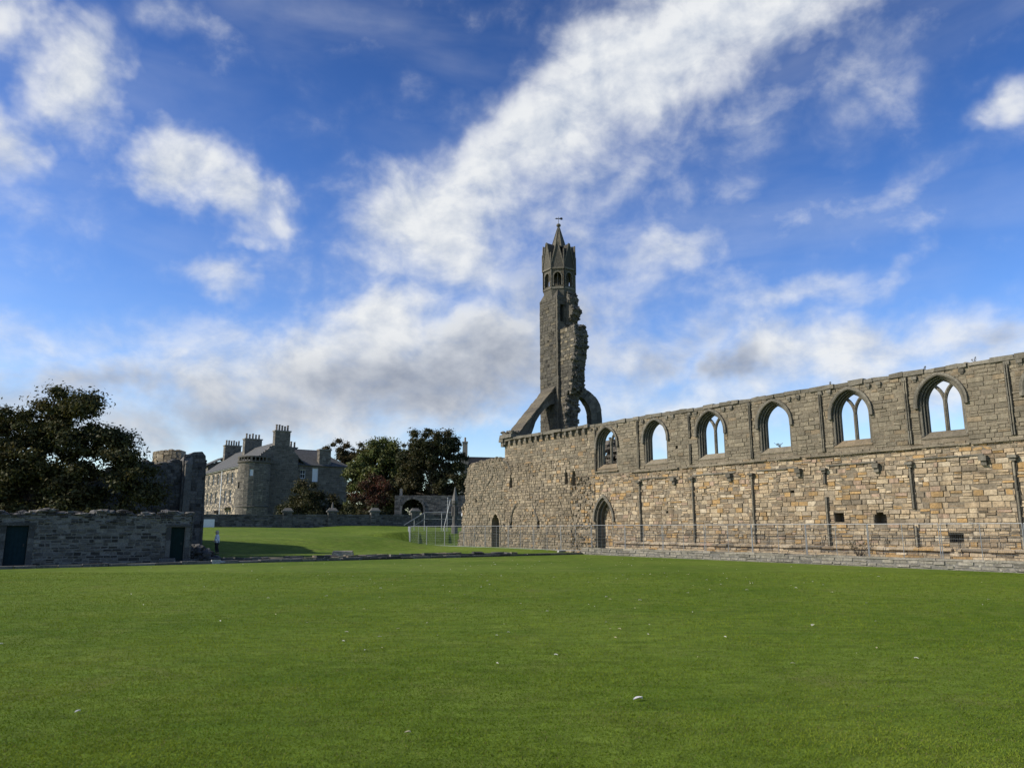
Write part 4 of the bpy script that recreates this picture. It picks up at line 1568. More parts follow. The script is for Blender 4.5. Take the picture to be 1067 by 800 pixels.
def hp_(u, v, z):
    return HC + U * u + D * v + Z * z


mb = MB()
roof_poly(mb, [hp_(-.3, .3, 11.75), hp_(-.3, 28.7, 11.75), hp_(4.8, 28.7, 15.65), hp_(4.8, .3, 15.65)])
roof_poly(mb, [hp_(9.0, .3, 12.2), hp_(9.0, 28.7, 12.2), hp_(4.8, 28.7, 15.65), hp_(4.8, .3, 15.65)])
roof_poly(mb, [hp_(7.4, .35, 12.0), hp_(16.7, .35, 12.0), hp_(12.7, 4.8, 14.9), hp_(7.4, 4.8, 14.9)])
roof_poly(mb, [hp_(16.75, .35, 12.0), hp_(16.75, 9.6, 12.0), hp_(12.7, 4.8, 14.9)])
roof_poly(mb, [hp_(7.4, 9.6, 12.0), hp_(16.7, 9.6, 12.0), hp_(12.7, 4.8, 14.9), hp_(7.4, 4.8, 14.9)])
mb.tube([hp_(4.8, .3, 15.75), hp_(4.8, 28.7, 15.75)], .12, (1.3, 1.25, 1.2), 6)
mb.tube([hp_(7.4, 4.8, 15.02), hp_(12.7, 4.8, 15.02), hp_(16.75, .3, 12.12)], .1, (1.3, 1.25, 1.2), 6)
roof = mb.build("roof", M_SLATE, house)
mb = MB()
mb.tube([frHl.pt(16.1, 2, .1), frHl.pt(16.1, 11.8, .1)], .09, (1, 1, 1), 6)
mb.tube([frHl.pt(0.5, 11.78, .22), frHl.pt(28.4, 11.78, .22)], .09, (1, 1, 1), 6)
mb.build("downpipe", M_WHITE, house)
mb = MB()
mb.box(frHl, 9.5, 13.5, 5.15, 5.35, .0, .9, (.2, .18, .15))
mb.build("porch_hood", M_HOUSE, house)
mb = MB()
mb.box(frHl, 17.0, 18.2, 4.4, 4.9, .0, .8, (.1, .09, .08))
mb.build("porch_hood", M_HOUSE, house)


def chimney(u, v, wu, wv, z0, z1, pots):
    mb = MB()
    c = hp_(u, v, 0)
    fr = Frame(c, U, -D)
    slab(mb, Frame(c - D * wv / 2, U, -D), [(-wu / 2, z0), (-wu / 2, z1), (wu / 2, z1), (wu / 2, z0)], wv, (.2, .18, .15))
    stones(mb, Frame(c - D * wv / 2, U, -D), -wu / 2, wu / 2, z0, z1, P_HOUSE, (.25, .35), (.4, .8), prot=(.0, .02))
    stones(mb, Frame(c - U * wu / 2, D, -U), -wv / 2, wv / 2, z0, z1, P_HOUSE, (.25, .35), (.4, .8), prot=(.0, .02))
    mb.box(fr, -wu / 2 - .12, wu / 2 + .12, z1, z1 + .2, -wv / 2 - .12, wv / 2 + .12, (.23, .21, .18))
    st = mb.build("chimney", M_HOUSE, house)
    for i in range(pots):
        mb = MB()
        t = (i + .5) / pots - .5
        hh = rng.uniform(.75, 1.0)
        mb.lathe(fr.pt(t * wu * .92, z1 + .2, 0), [(.20, 0), (.17, .1), (.15, hh - .12), (.19, hh - .1), (.19, hh), (.12, hh + .01)], 8, vary((1, 1, 1), .3))
        mb.build("chimney_pot", M_POT, st)


chimney(4.9, .55, 2.5, 1.1, 14.2, 17.3, 5)
chimney(4.6, 28.3, 3.0, 1.2, 12.5, 17.3, 6)
chimney(4.7, 15.8, 3.0, 1.3, 14.0, 17.4, 5)
chimney(12.5, 1.2, 2.0, 1.1, 11.6, 14.75, 0)
chimney(8.4, 6.0, 1.9, .9, 13.8, 15.3, 3)

# round tower at the corner
tw = []
mb = MB()
tcx = HC + U * .55 + D * -.35
TR = 2.42
nseg = 20
twin = {3: None}
seg_holes = {}
for k in range(nseg):
    a, a2 = math.tau * k / nseg, math.tau * (k + 1) / nseg
    p0 = tcx + Vector((math.cos(a), math.sin(a), 0)) * TR
    p1 = tcx + Vector((math.cos(a2), math.sin(a2), 0)) * TR
    nr = Vector((math.cos((a + a2) / 2), math.sin((a + a2) / 2), 0))
    f_ = Frame(p0, p1 - p0, nr)
    L = (p1 - p0).length
    hs = []
    if k == 12:
        hs = [RectHole(.1, L - .1, 7.9, 8.95)]
    if k == 15:
        hs = [RectHole(.12, L - .12, 9.85, 10.85)]
    slab(mb, f_, [(0, 0), (0, 11.9), (L, 11.9), (L, 0)], .35, (.25, .22, .17), [], [(h, .25) for h in hs], (.03, .03, .03))
    stones(mb, f_, 0, L, 1.5, 11.9, P_HOUSE, (.26, .34), (.35, .8), hs, prot=(.0, .025), jit=.008)
    seg_holes[k] = (f_, hs)
rt = mb.build("round_tower", M_HOUSE, house)
for k, (f_, hs) in seg_holes.items():
    for h in hs:
        s0, s1, z0, z1 = h.r
        mb = MB()
        for a, b, c, d in ((s0, s0 + .06, z0, z1), (s1 - .06, s1, z0, z1), (s0 + .062, s1 - .062, z0, z0 + .07), (s0 + .062, s1 - .062, z1 - .07, z1)):
            mb.box(f_, a, b, c, d, -.14, -.09, (1, 1, 1))
        mb.box(f_, s0 + .05, s1 - .05, z0 + .05, z1 - .05, -.18, -.15, (.6, .6, .6))
        mb.build("tower_window", M_WHITE if k == 15 else M_DARK, rt)
mb = MB()
mb.lathe(tcx, [(TR, 11.85), (TR + .2, 11.95), (TR + .2, 12.15), (TR + .05, 12.2)], 28, P_HOUSE[6])
mb2 = MB()
mb2.lathe(tcx, [(TR + .02, 5.0), (TR + .1, 5.06), (TR + .1, 5.2), (TR + .02, 5.26)], 28, P_HOUSE[6])
mb2.build("string_band", M_HOUSE, rt)
mb.lathe(tcx, [(TR + .16, 12.72), (TR + .16, 12.92), (TR - .2, 12.95)], 28, P_HOUSE[6])
for k in range(26):
    a = math.tau * k / 26
    q = tcx + Vector((math.cos(a), math.sin(a), 0)) * (TR + .02)
    if k % 4 == 0:
        mb.lathe(q + Z * 12.16, [(.2, 0), (.2, .6)], 4, P_HOUSE[3], a + math.pi / 4)
    else:
        mb.lathe(q + Z * 12.16, [(.09, 0), (.13, .15), (.08, .35), (.12, .57)], 6, P_HOUSE[3])
mb.build("parapet", M_HOUSE, rt)

# lower block behind the house, only its dark gable shows
mb = MB()
frG = Frame(HC + D * 31.0, U, -D)
blk = thing("rear_block", "dark gabled stone block behind the left end of the house", "building", tuple(HC + D * 31 + Z * 2))
slab(mb, frG, [(1.0, 0), (1.0, 13.6), (3.2, 14.6), (8, 14.6), (9, 13.0), (9, 0)], 7, (.15, .14, .12))
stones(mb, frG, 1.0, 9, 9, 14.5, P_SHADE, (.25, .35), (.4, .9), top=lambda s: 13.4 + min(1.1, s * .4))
mb.build("wall", M_RUBBLE, blk)
mb = MB()
roof_poly(mb, [hp_(.6, 30.8, 13.5), hp_(.6, 38.3, 13.5), hp_(4.6, 38.3, 15.6), hp_(4.6, 30.8, 15.6)])
roof_poly(mb, [hp_(9.2, 30.8, 13.0), hp_(9.2, 38.3, 13.0), hp_(4.6, 38.3, 15.6), hp_(4.6, 30.8, 15.6)])
mb.build("roof", M_SLATE, blk)

# ------------------------------------------------------------------ slate-roofed building behind the far end
sb = thing("slate_roofed_house", "low dark slate roof with one slim chimney beyond the ruin's end", "house", (-6, 150, 2))
frX = Frame((-10.2, 150, 0), (1, .05, 0), (.05, -1, 0))
mb = MB()
slab(mb, frX, [(0, 0), (0, 14.0), (14, 14.0), (14, 0)], 8, (.30, .27, .21))
stones(mb, frX, 0, 14, 2, 14, P_HOUSE, (.28, .4), (.4, .9))
mb.build("wall", M_HOUSE, sb)
mb = MB()
roof_poly(mb, [frX.pt(-.3, 13.9, .3), frX.pt(14.3, 13.9, .3), frX.pt(14.3, 15.75, -4), frX.pt(-.3, 16.0, -4)])
roof_poly(mb, [frX.pt(-.3, 13.9, -8.3), frX.pt(14.3, 13.9, -8.3), frX.pt(14.3, 15.75, -4), frX.pt(-.3, 16.0, -4)])
rf = mb.build("roof", M_SLATE_DARK, sb)
mb = MB()
mb.box(frX, .35, 1.35, 13.6, 18.9, -4.6, -3.4, (.22, .2, .16))
mb.box(frX, .28, 1.42, 18.9, 19.15, -4.7, -3.3, (.25, .22, .18))
ch = mb.build("chimney", M_HOUSE, rf)
mb = MB()
mb.box(frX, .02, 1.6, 13.7, 15.3, -.5, .25, (.2, .18, .15))
mb.build("skew_stone", M_HOUSE, rf)
mb = MB()
mb.lathe(frX.pt(.85, 19.15, -4), [(.22, 0), (.18, .5), (.2, .9)], 8, (1, 1, 1))
mb.build("chimney_pot", M_POT, ch)

# ------------------------------------------------------------------ archway wall at the back
frAr = Frame((-15.3, 100.0, 0), (1, .06, 0), (.06, -1, 0))
aw = thing("archway_wall", "shaded stone wall with a round archway under the trees", "wall", (-12, 100, 2))
ah = ArchHole(2.35, 1.4, 1.6, 4.25, 5.62)
mb = MB()
out_ = [(0, 1.2), (0, 6.0), (12.5, 6.15), (12.5, 1.2)]
slab(mb, frAr, out_, .8, (.16, .15, .13), [ah])
stones(mb, frAr, 0, 12.5, 1.6, 6.1, P_SHADE, (.2, .3), (.35, .8), [ah], prot=(.0, .04))
mb.build("wall_face", M_RUBBLE, aw)
mb = MB()
band(mb, frAr, arch_path(2.35, 1.65, 1.8, 4.25, 5.9, 9), arch_path(2.35, 1.41, 1.8, 4.25, 5.63, 9), -.05, .08, P_SHADE)
mb.build("arch_ring", M_RUBBLE, aw)
mb = MB()
for a in np.linspace(1.1, 3.6, 12):
    mb.tube([frAr.pt(float(a), 1.9, -.4), frAr.pt(float(a), 4.6, -.4)], .025, (1, 1, 1), 5)
for z in (2.3, 3.6, 4.4):
    mb.tube([frAr.pt(1.0, z, -.4), frAr.pt(3.7, z, -.4)], .025, (1, 1, 1), 5)
mb.build("iron_gate", M_IRON, aw)
mb = MB()
slab(mb, Frame((-14.6, 100.8, 0), (1, .06, 0), (.06, -1, 0)), [(-.2, 1.2), (-.2, 7.0), (.15, 7.0), (.15, 1.2)], .4, (.2, .19, .17))
mb.build("end_pier", M_RUBBLE, aw)

# slender stone pinnacle
mb = MB()
pc = Vector((-6.25, 84, 0))
mb.lathe(pc, [(.34, 1.3), (.34, 2.2), (.25, 2.3), (.25, 4.4), (.34, 4.5), (.34, 4.7), (.24, 4.75)], 8, (.12, .115, .105))
mb.lathe(pc, [(.28, 4.72), (.34, 4.85), (.17, 5.6), (.05, 6.25), (.02, 6.35)], 8, (.22, .21, .19))
for k in range(4):
    a = k * math.pi / 2 + .4
    mb.box(Frame(pc + Vector((math.cos(a), math.sin(a), 0)) * .25, (-math.sin(a), math.cos(a), 0), (math.cos(a), math.sin(a), 0)), -.1, .1, 3.2, 4.2, 0, .08, (.12, .11, .1))
tag(mb.build("stone_pinnacle", M_RUBBLE), "slender stone pinnacle with pale pointed cap by the ruin's end", "pinnacle")

# ------------------------------------------------------------------ mesh fence panels
FB = .04
PW = 3.6


def make_panel():
    root = thing("fence_panel", "galvanised mesh fence panel in the row before the long ruin wall", "fence panel", (0, 0, 0), "temporary mesh fence panels")
    fr = Frame((0, 0, 0), (1, 0, 0), (0, 1, 0))
    mb = MB()
    a, b, z0, z1 = .04, PW - .04, .16, 2.02
    for s in (a, (a + b) / 2, b):
        mb.tube([fr.pt(s, z0 - .12, 0), fr.pt(s, z1, 0)], .021 if s != (a + b) / 2 else .017, (1, 1, 1), 6)
    for z in (z0, z1):
        mb.tube([fr.pt(a, z, 0), fr.pt(b, z, 0)], .021, (1, 1, 1), 6)
    mb.build("frame", M_GALV, root)
    mb = MB()
    n = 38
    for i in range(1, n):
        s = a + (b - a) * i / n
        mb.tube([fr.pt(s, z0, .012), fr.pt(s, z1, .012)], .0032, (1, 1, 1), 3, False)
    for z in np.linspace(z0, z1, 9)[1:-1]:
        mb.tube([fr.pt(a, float(z), -.012), fr.pt(b, float(z), -.012)], .0034, (1, 1, 1), 3, False)
    mb.build("wire_mesh", M_GALV, root)
    mb = MB()
    for s in (0.0,):
        P = [fr.pt(s + x, z, y) for z, k in ((0, 1), (.13, .85)) for x, y in ((-.11 * k, -.33 * k), (.11 * k, -.33 * k), (.11 * k, .33 * k), (-.11 * k, .33 * k))]
        mb.hexa(P, (1, 1, 1))
    mb.build("foot", M_CONC, root)
    return root


def copy_tree(o, parent=None):
    c = o.copy()
    COL.objects.link(c)
    if parent is not None:
        c.parent = parent
    for ch_ in list(o.children):
        copy_tree(ch_, c)
    return c


proto = make_panel()
fstart = W0 + N * .95
n_pan = 17
aD = math.atan2(D.y, D.x)
for i in range(-1, n_pan - 1):
    o = proto if i == -1 else copy_tree(proto)
    p = fstart + D * (i * PW + .1)
    zz = .3 if i * PW < 28 else terrain(p.x, p.y)
    o.location = (p.x, p.y, (FB + .02) if zz < .29 else zz - .22)
    o.rotation_euler = (0, 0, aD + R(rng.uniform(-.8, .8)))
fe = fstart + D * ((n_pan - 1) * PW + .1)
vd = Vector((-.19, 1, 0)).normalized()
for i in range(1):
    o = copy_tree(proto)
    p = fe + vd * (i * PW)
    o.location = (p.x, p.y, max(0, terrain(p.x, p.y) - .2))
    o.rotation_euler = (0, 0, math.atan2(vd.y, vd.x))
    o['label'] = "galvanised mesh fence panel returning at the far end of the row"

# handrail up the bank
hr = thing("handrail", "grey tubular handrail climbing the bank at the fence's far end", "handrail", (-10, 87, 2))
mb = MB()
mb.tube([(-12.04, 86, 2.22), (-9.94, 87.5, 3.63), (-8.0, 87.6, 3.65), (-5.2, 87.7, 3.6)], .045, (1, 1, 1), 7)
mb.tube([(-11.6, 86.3, 1.75), (-9.94, 87.5, 2.9), (-5.2, 87.7, 2.9)], .03, (1, 1, 1), 6)
mb.build("rail", M_GALV, hr)
for x, y, z in ((-11.0, 86.75, 2.9), (-9.94, 87.5, 3.63), (-8.0, 87.6, 3.63), (-6.4, 87.65, 3.6)):
    mb = MB()
    mb.tube([(x, y, 1.2), (x, y, z)], .04, (1, 1, 1), 6)
    mb.build("post", M_GALV, hr)
mb = MB()
mb.tube([(-7.33, 87.0, 1.4), (-7.28, 87, 5.2)], .045, (1, 1, 1), 6)
mb.lathe((-7.28, 87, 5.2), [(.09, 0), (.09, .08), (.02, .12)], 8, (1, 1, 1))
tag(mb.build("pole", M_GALV), "upright pale pole behind the fence next to the pinnacle", "pole")
mb = MB()
mb.tube([(-7.75, 86.6, 1.4), (-7.0, 86.8, 4.9)], .04, (1, 1, 1), 6)
mb.lathe((-7.0, 86.8, 4.9), [(.08, -.03), (.08, .05), (.02, .1)], 8, (1, 1, 1))
tag(mb.build("leaning_pole", M_GALV), "grey pole leaning against the upright pale pole", "pole")
mb = MB()
P = []
cb = Vector((-4.95, 79.0, 3.25))
mb.tube([cb + Vector((.02, .06, 0)), cb + Vector((-.02, -.06, 0))], .27, (1, 1, 1), 18)
wb = mb.build("round_sign", M_WHITE)
tag(wb, "small round white sign on a post at the ruin's left edge", "sign")
mb = MB()
mb.tube([cb + Vector((.03, .1, .2)), cb + Vector((.03, .1, -3))], .04, (1, 1, 1), 6)
mb.build("post", M_GALV, wb)


# ------------------------------------------------------------------ trees and plants
def foliage(clusters, n_leaf, size, pal, flat=.7, seed=1):
    g = np.random.default_rng(seed)
    cl = np.array(clusters)
    w = cl[:, 3] ** 2
    w = w / w.sum()
    idx = g.choice(len(cl), n_leaf, p=w)
    d = g.normal(size=(n_leaf, 3))
    d /= np.linalg.norm(d, axis=1)[:, None]
    rad = cl[idx, 3] * np.clip(np.abs(g.normal(0, .56, n_leaf)), 0, 1.35)
    c = cl[idx, :3] + d * rad[:, None] * np.array([1, 1, flat])
    nr = d * np.array([.7, .7, .5]) + np.array([0, 0, .5]) + g.normal(size=(n_leaf, 3)) * .55
    nr /= np.linalg.norm(nr, axis=1)[:, None]
    a = g.normal(size=(n_leaf, 3))
    a -= nr * (a * nr).sum(1)[:, None]
    a /= np.linalg.norm(a, axis=1)[:, None]
    b = np.cross(nr, a)
    s = size * (.55 + .9 * g.random(n_leaf))[:, None]
    nrm = np.cross(a, b)
    v = np.stack([c - a * s, c + b * s * .55 + nrm * s * .12, c + a * s, c - b * s * .55 + nrm * s * .12], 1).reshape(-1, 3)
    pal = np.array(pal)
    ctone = g.integers(0, len(pal), len(cl))
    tone = np.where(g.random(n_leaf) < .6, ctone[idx], g.integers(0, len(pal), n_leaf))
    col = pal[tone] * (.85 + .3 * g.random(n_leaf))[:, None]
    return v, np.arange(n_leaf * 4).reshape(-1, 4), col


def crown_clusters(ells, per, rr, seed, shell=.55):
    g = np.random.default_rng(seed)
    out = []
    for (x, y, z, a, b, c) in ells:
        k = max(4, int(per * (a * b + b * c + a * c) / 3))
        for _ in range(k):
            d = g.normal(size=3)
            d /= np.linalg.norm(d)
            r = shell + (1 - shell) * g.random() ** .6
            if g.random() < .25:
                r *= g.random()
            out.append((x + d[0] * a * r, y + d[1] * b * r, z + d[2] * c * r, rr * (.6 + .8 * g.random())))
    return out


def tree(name, label, cat, base, trunk_h, trunk_r, ells, per, rr, n_leaf, leaf, pal, seed, flat=.65, group=None, shell=.55, limbs=26):
    root = thing(name, label, cat, base, group)
    cl = crown_clusters(ells, per, rr, seed, shell)
    g = random.Random(seed)
    mb = MB()
    b = Vector(base)
    pts = [b + Vector((0, 0, -.3))]
    for i in range(1, 6):
        pts.append(b + Vector((g.uniform(-.12, .12) * i, g.uniform(-.12, .12) * i, trunk_h * i / 5)))
    mb.tube(pts, [trunk_r * 1.35] + [trunk_r * (1 - .12 * i) for i in range(1, 6)], (1, 1, 1), 10)
    for k in range(min(limbs, len(cl))):
        c = g.choice(cl)
        st = pts[g.randint(2, 5)]
        e = Vector(c[:3])
        m1 = st.lerp(e, .4) + Vector((g.uniform(-.3, .3), g.uniform(-.3, .3), g.uniform(.1, .6)))
        m2 = st.lerp(e, .75) + Vector((g.uniform(-.3, .3), g.uniform(-.3, .3), g.uniform(0, .4)))
        r0 = trunk_r * g.uniform(.22, .45)
        mb.tube([st, m1, m2, e], [r0, r0 * .65, r0 * .35, r0 * .12], (1, 1, 1), 6)
    mb.build("trunk", M_BARK, root)
    v, f, c = foliage(cl, n_leaf, leaf, pal, flat, seed)
    me = tri_mesh("crown", v - np.array(base), f, c, M_LEAF)
    o = bpy.data.objects.new("crown", me)
    COL.objects.link(o)
    o.parent = root
    return root


OLIVE = [(0.0672, 0.0672, 0.0264), (0.0792, 0.0744, 0.0276), (0.0576, 0.0600, 0.0240), (0.0864, 0.0720, 0.0276), (0.0528, 0.0564, 0.0240)]
tree("broad_tree", "large dark spreading tree behind the left garden wall", "tree", (-31.5, 50.5, 0), 6.0, .5,
     [(-34.5, 51, 4.6, 6.0, 4.2, 4.6), (-31.6, 50.6, 7.4, 4.8, 3.4, 2.8), (-30.0, 50.2, 9.6, 2.6, 2.2, 1.6), (-27.8, 50.2, 7.6, 2.0, 1.9, 1.3),
      (-25.4, 50, 6.8, 1.7, 1.4, .7), (-24.9, 50, 5.0, 2.1, 1.6, 1.2), (-27.4, 50.2, 3.8, 3.6, 2.6, 2.4), (-36.5, 51, 8.4, 3.6, 2.6, 1.8), (-24.6, 50.4, 4.0, 1.4, 1.3, .8), (-33, 49.5, 2.8, 6.5, 2.5, 1.8), (-40, 51, 4.5, 4, 3.5, 4.0), (-32.5, 52.5, 4.2, 3.4, 2, 1.8), (-36, 52.5, 4.6, 3.4, 2, 2.0)],
     5.5, .86, 260000, .105, OLIVE, 11, .6)
GREENS = [(0.0780, 0.0975, 0.0312), (0.0988, 0.1170, 0.0338), (0.0624, 0.0780, 0.0286), (0.1170, 0.1222, 0.0390), (0.0858, 0.0806, 0.0338)]
tree("leafy_tree", "broad mid-green tree right of the stone house", "tree", (-20.0, 112, 2), 7, .5,
     [(-19.6, 112, 10.2, 4.4, 4, 4.4), (-17.6, 112, 11.4, 4.0, 3.5, 3.6), (-21.9, 112.5, 9.6, 2.5, 3, 4.2), (-19, 112, 5.6, 5.2, 4, 3.6), (-15.2, 111, 9.6, 2.6, 2.5, 3.0)],
     4.4, .85, 130000, .17, GREENS, 12, .75, "trees beyond the boundary wall")
DARKG = [(0.0480, 0.0528, 0.0240), (0.0624, 0.0600, 0.0264), (0.0408, 0.0456, 0.0216), (0.0768, 0.0648, 0.0300)]
tree("sycamore_tree", "tall dark open-crowned tree with sky showing through", "tree", (-10.6, 105, 2), 8.5, .45,
     [(-11.2, 105, 13.6, 3.3, 3, 2.2), (-13.8, 105, 11.2, 2.4, 2.2, 2.7), (-8.6, 105, 11.6, 2.7, 2.5, 2.6), (-7.4, 105, 8.4, 1.6, 2, 3.2), (-14.0, 106, 8.6, 1.6, 2, 1.8), (-10.8, 105, 10.6, 2.9, 2.5, 2.4), (-9.2, 105, 7.6, 2.2, 2, 1.8)],
     4.6, .74, 85000, .14, DARKG, 13, .7, "trees beyond the boundary wall", .6, 46)
REDS = [(0.0840, 0.0312, 0.0216), (0.0672, 0.0312, 0.0216), (0.1056, 0.0432, 0.0264), (0.0576, 0.0360, 0.0216), (0.0600, 0.0480, 0.0240)]
tree("red_leaved_tree", "small dark red-leaved tree before the mid-green tree", "tree", (-18.2, 102, 2), 3.5, .25,
     [(-18.0, 102, 7.0, 2.3, 2.2, 2.0), (-18.8, 102, 5.6, 2.6, 2.2, 1.6)], 5, .62, 26000, .13, REDS, 14, .75, "trees beyond the boundary wall")
BROWN = [(.070, .055, .025), (.085, .065, .028), (.055, .050, .022)]
tree("autumn_tree", "thin brownish tree rising directly behind the house roof", "tree", (-31.5, 141, 2), 9, .3,
     [(-32.4, 141, 15.8, 3.8, 2.5, 2.2), (-29.0, 141, 14.3, 3.6, 2.5, 3.0), (-29.5, 141, 10.0, 3.6, 2.5, 3.5)], 3.0, .7, 32000, .17, BROWN, 15, .7, "trees beyond the boundary wall", .6, 30)
tree("round_bush", "dense dark evergreen bush in front of the house", "bush", (-28.2, 105.5, 2), 2.2, .18,
     [(-28.4, 105.5, 5.3, 2.7, 2.2, 2.8), (-26.2, 105.5, 4.2, 2.4, 2, 2.5), (-30.4, 105.5, 3.9, 2.0, 1.8, 2.2)], 6.5, .80, 60000, .12, DARKG, 16, .8)
tree("laurel_bush", "low dark bush under the red-leaved tree", "bush", (-19.5, 100, 2), 1.0, .12,
     [(-19.6, 100, 3.4, 3.4, 1.8, 1.6), (-16.6, 100.5, 3.3, 1.8, 1.4, 1.4)], 5, .6, 22000, .12, DARKG, 17, .8)
tree("dark_bush", "low dark bush beside the house's right-hand corner", "bush", (-24.0, 106, 2), 1.0, .12,
     [(-24.2, 106, 3.4, 1.8, 1.8, 1.8), (-22.2, 107, 4.2, 2.2, 1.8, 2.5)], 5, .6, 18000, .13, DARKG, 18, .8)
tree("tall_hedge_tree", "dark thick tree filling behind the archway wall", "tree", (-12.5, 110, 2), 3.5, .3,
     [(-12.5, 110, 4.6, 7.5, 2.2, 3.6), (-6.0, 110, 5.5, 4, 2.2, 4.4), (-15, 109, 7.0, 4.5, 2, 2.4)], 3.4, .85, 60000, .18, DARKG, 19, .8, "trees beyond the boundary wall")


def stem_plant(name, label, base, n, h, spread, seed, leafy, pal, cat='plant', group=None):
    g = random.Random(seed)
    mb = MB()
    root = thing(name, label, cat, tuple(base), group)
    tips = []
    for i in range(n):
        a = g.uniform(0, math.tau)
        r = g.uniform(.2, 1) * spread
        e = Vector(base) + Vector((math.cos(a) * r, math.sin(a) * r, h * g.uniform(.55, 1)))
        m = Vector(base).lerp(e, .5) + Vector((g.uniform(-.05, .05), g.uniform(-.05, .05), h * .08))
        mb.tube([Vector(base), m, e], [.016, .012, .005], (1, 1, 1), 5)
        for q in range(3):
            t = g.uniform(.4, .95)
            p0 = m.lerp(e, t)
            p1 = p0 + Vector((g.uniform(-.2, .2), g.uniform(-.2, .2), g.uniform(.05, .25))) * h * .5
            mb.tube([p0, p1], [.007, .003], (1, 1, 1), 4)
            tips.append((*p1, .08 * h))
        tips.append((*e, .10 * h))
    mb.build("stems", M_BARK, root)
    v, f, c = foliage(tips, leafy, .035 * max(1, h), pal, .8, seed)
    me = tri_mesh("leaves", v - np.array(base), f, c, M_LEAF)
    o = bpy.data.objects.new("leaves", me)
    COL.objects.link(o)
    o.parent = root


DRY = [(.12, .10, .05), (.09, .09, .04), (.14, .11, .06)]
p_ = W0 + N * .7 + D * 8.0
stem_plant("bare_shrub", "sparse bare-stemmed shrub behind the fence below the wall holes", (p_.x, p_.y, .3), 16, 1.1, .75, 31, 160, DRY, 'shrub')
for i, s in enumerate((1.9, 4.3, 9.6)):
    p_ = frW.pt(s, 9.86, -.5)
    stem_plant("wall_weed", "small weed tuft sprouting from the long ruin wall's coping", tuple(p_), 4, .24, .10, 40 + i, 16, DRY, 'weed', 'weeds on the wall top')
p_ = frW.pt(13.2, 6.66, -.5)
stem_plant("sill_weed", "dry weed growing on the sill of the third pointed window from the right", tuple(p_), 9, .26, .40, 60, 40, DRY, 'weed')

# ------------------------------------------------------------------ fallen leaves
def fallen(x, y, sz, ang_, col, label, group):
    V_, F_ = [], []
    ca, sa = math.cos(ang_), math.sin(ang_)
    z0 = terrain(x, y) + .016
    for th in (0, .004):
        for i in range(6):
            t = i / 5
            wv = math.sin(math.pi * (t * .92 + .04)) * .22
            for k_ in (-1, 0, 1):
                lx, ly = (t - .5) * sz, k_ * wv * sz
                V_.append((lx * ca - ly * sa, lx * sa + ly * ca, th + .10 * sz * abs(k_) * (.5 + t) + .08 * sz * math.sin(t * 3)))
    for b_ in (0, 18):
        for i in range(5):
            for k_ in range(2):
                a = b_ + i * 3 + k_
                F_.append((a, a + 1, a + 4, a + 3))
    mb = MB()
    mb.mesh(V_, F_, col)
    o = mb.build("fallen_leaf", M_LITTER)
    o.location = (x, y, z0)
    return tag(o, label, "leaf", group)


M_LITTER, _nt, _p = new_mat("pale dry leaf")
_nt.links.new(attr_col(_nt), _p.inputs['Base Color'])
_p.inputs['Roughness'].default_value = .7
fallen(1.41, 9.0, .13, .5, (.75, .72, .66), "largest pale curled leaf, alone on the lawn right of centre", "fallen leaves")
fallen(-4.54, 8.42, .07, 1.2, (.72, .70, .66), "pale curled leaf alone on the near left of the lawn", "fallen leaves")
fallen(-.98, 7.6, .06, .2, (.5, .45, .3), "yellowish curled leaf close to the lower edge, left of centre", "fallen leaves")
fallen(5.9, 15.5, .15, 1.0, (.6, .58, .42), "long pale leaf on the right part of the lawn", "fallen leaves")
spots = []
gl_ = random.Random(5)
for i in range(260):
    d_ = 11 + 38 * gl_.random() ** .75
    x_ = gl_.gauss(.05, .30) * d_
    p2 = Vector((x_, d_, 0))
    if abs(x_) > d_ * .66 or (p2 - KO).dot(D) > -.8 or (p2 - W0).dot(N) < 2.3:
        continue
    fallen(x_, d_, gl_.uniform(.035, .075) * (1 if d_ < 20 else 1.3), gl_.uniform(0, 6), gl_.choice([(.62, .60, .52), (.70, .68, .62), (.52, .47, .28), (.58, .55, .36)]),
           "small pale fallen leaf lying on the mown lawn", "small fallen leaves")

# ------------------------------------------------------------------ the walker
def skin(name, verts, edges, radii, mat, parent, root=0, sub=2):
    me = bpy.data.meshes.new(name)
    me.from_pydata(verts, edges, [])
    o = bpy.data.objects.new(name, me)
    COL.objects.link(o)
    o.parent = parent
    md = o.modifiers.new("skin", 'SKIN')
    md.use_smooth_shade = True
    me.skin_vertices.new() if not me.skin_vertices else None
    for i, r in enumerate(radii):
        me.skin_vertices[0].data[i].radius = r if isinstance(r, tuple) else (r, r)
        me.skin_vertices[0].data[i].use_root = (i == root)
    s2 = o.modifiers.new("sub", 'SUBSURF')
    s2.levels = s2.render_levels = sub
    me.materials.append(mat)
    return o


M_SKIN = flat_mat("skin", (.50, .33, .25), .6, 0, .05)
M_JACKET = flat_mat("pale jacket cloth", (.84, .86, .90), .85, 0, .08, 20, .2)
M_TROUS = flat_mat("dark trouser cloth", (.018, .018, .022), .9, 0, .1)
M_HAIR = flat_mat("fair hair", (.55, .48, .36), .7, 0, .2, 40, .4)
M_SHOE = flat_mat("dark shoe leather", (.02, .018, .016), .6)
PX, PY = -21.65, 56.8
person = thing("person", "person in pale jacket and dark trousers walking on the upper lawn", "person", (PX, PY, terrain(PX, PY)))
person.rotation_euler = (0, 0, R(20))
person.scale = (1.03, 1.03, 1.0)
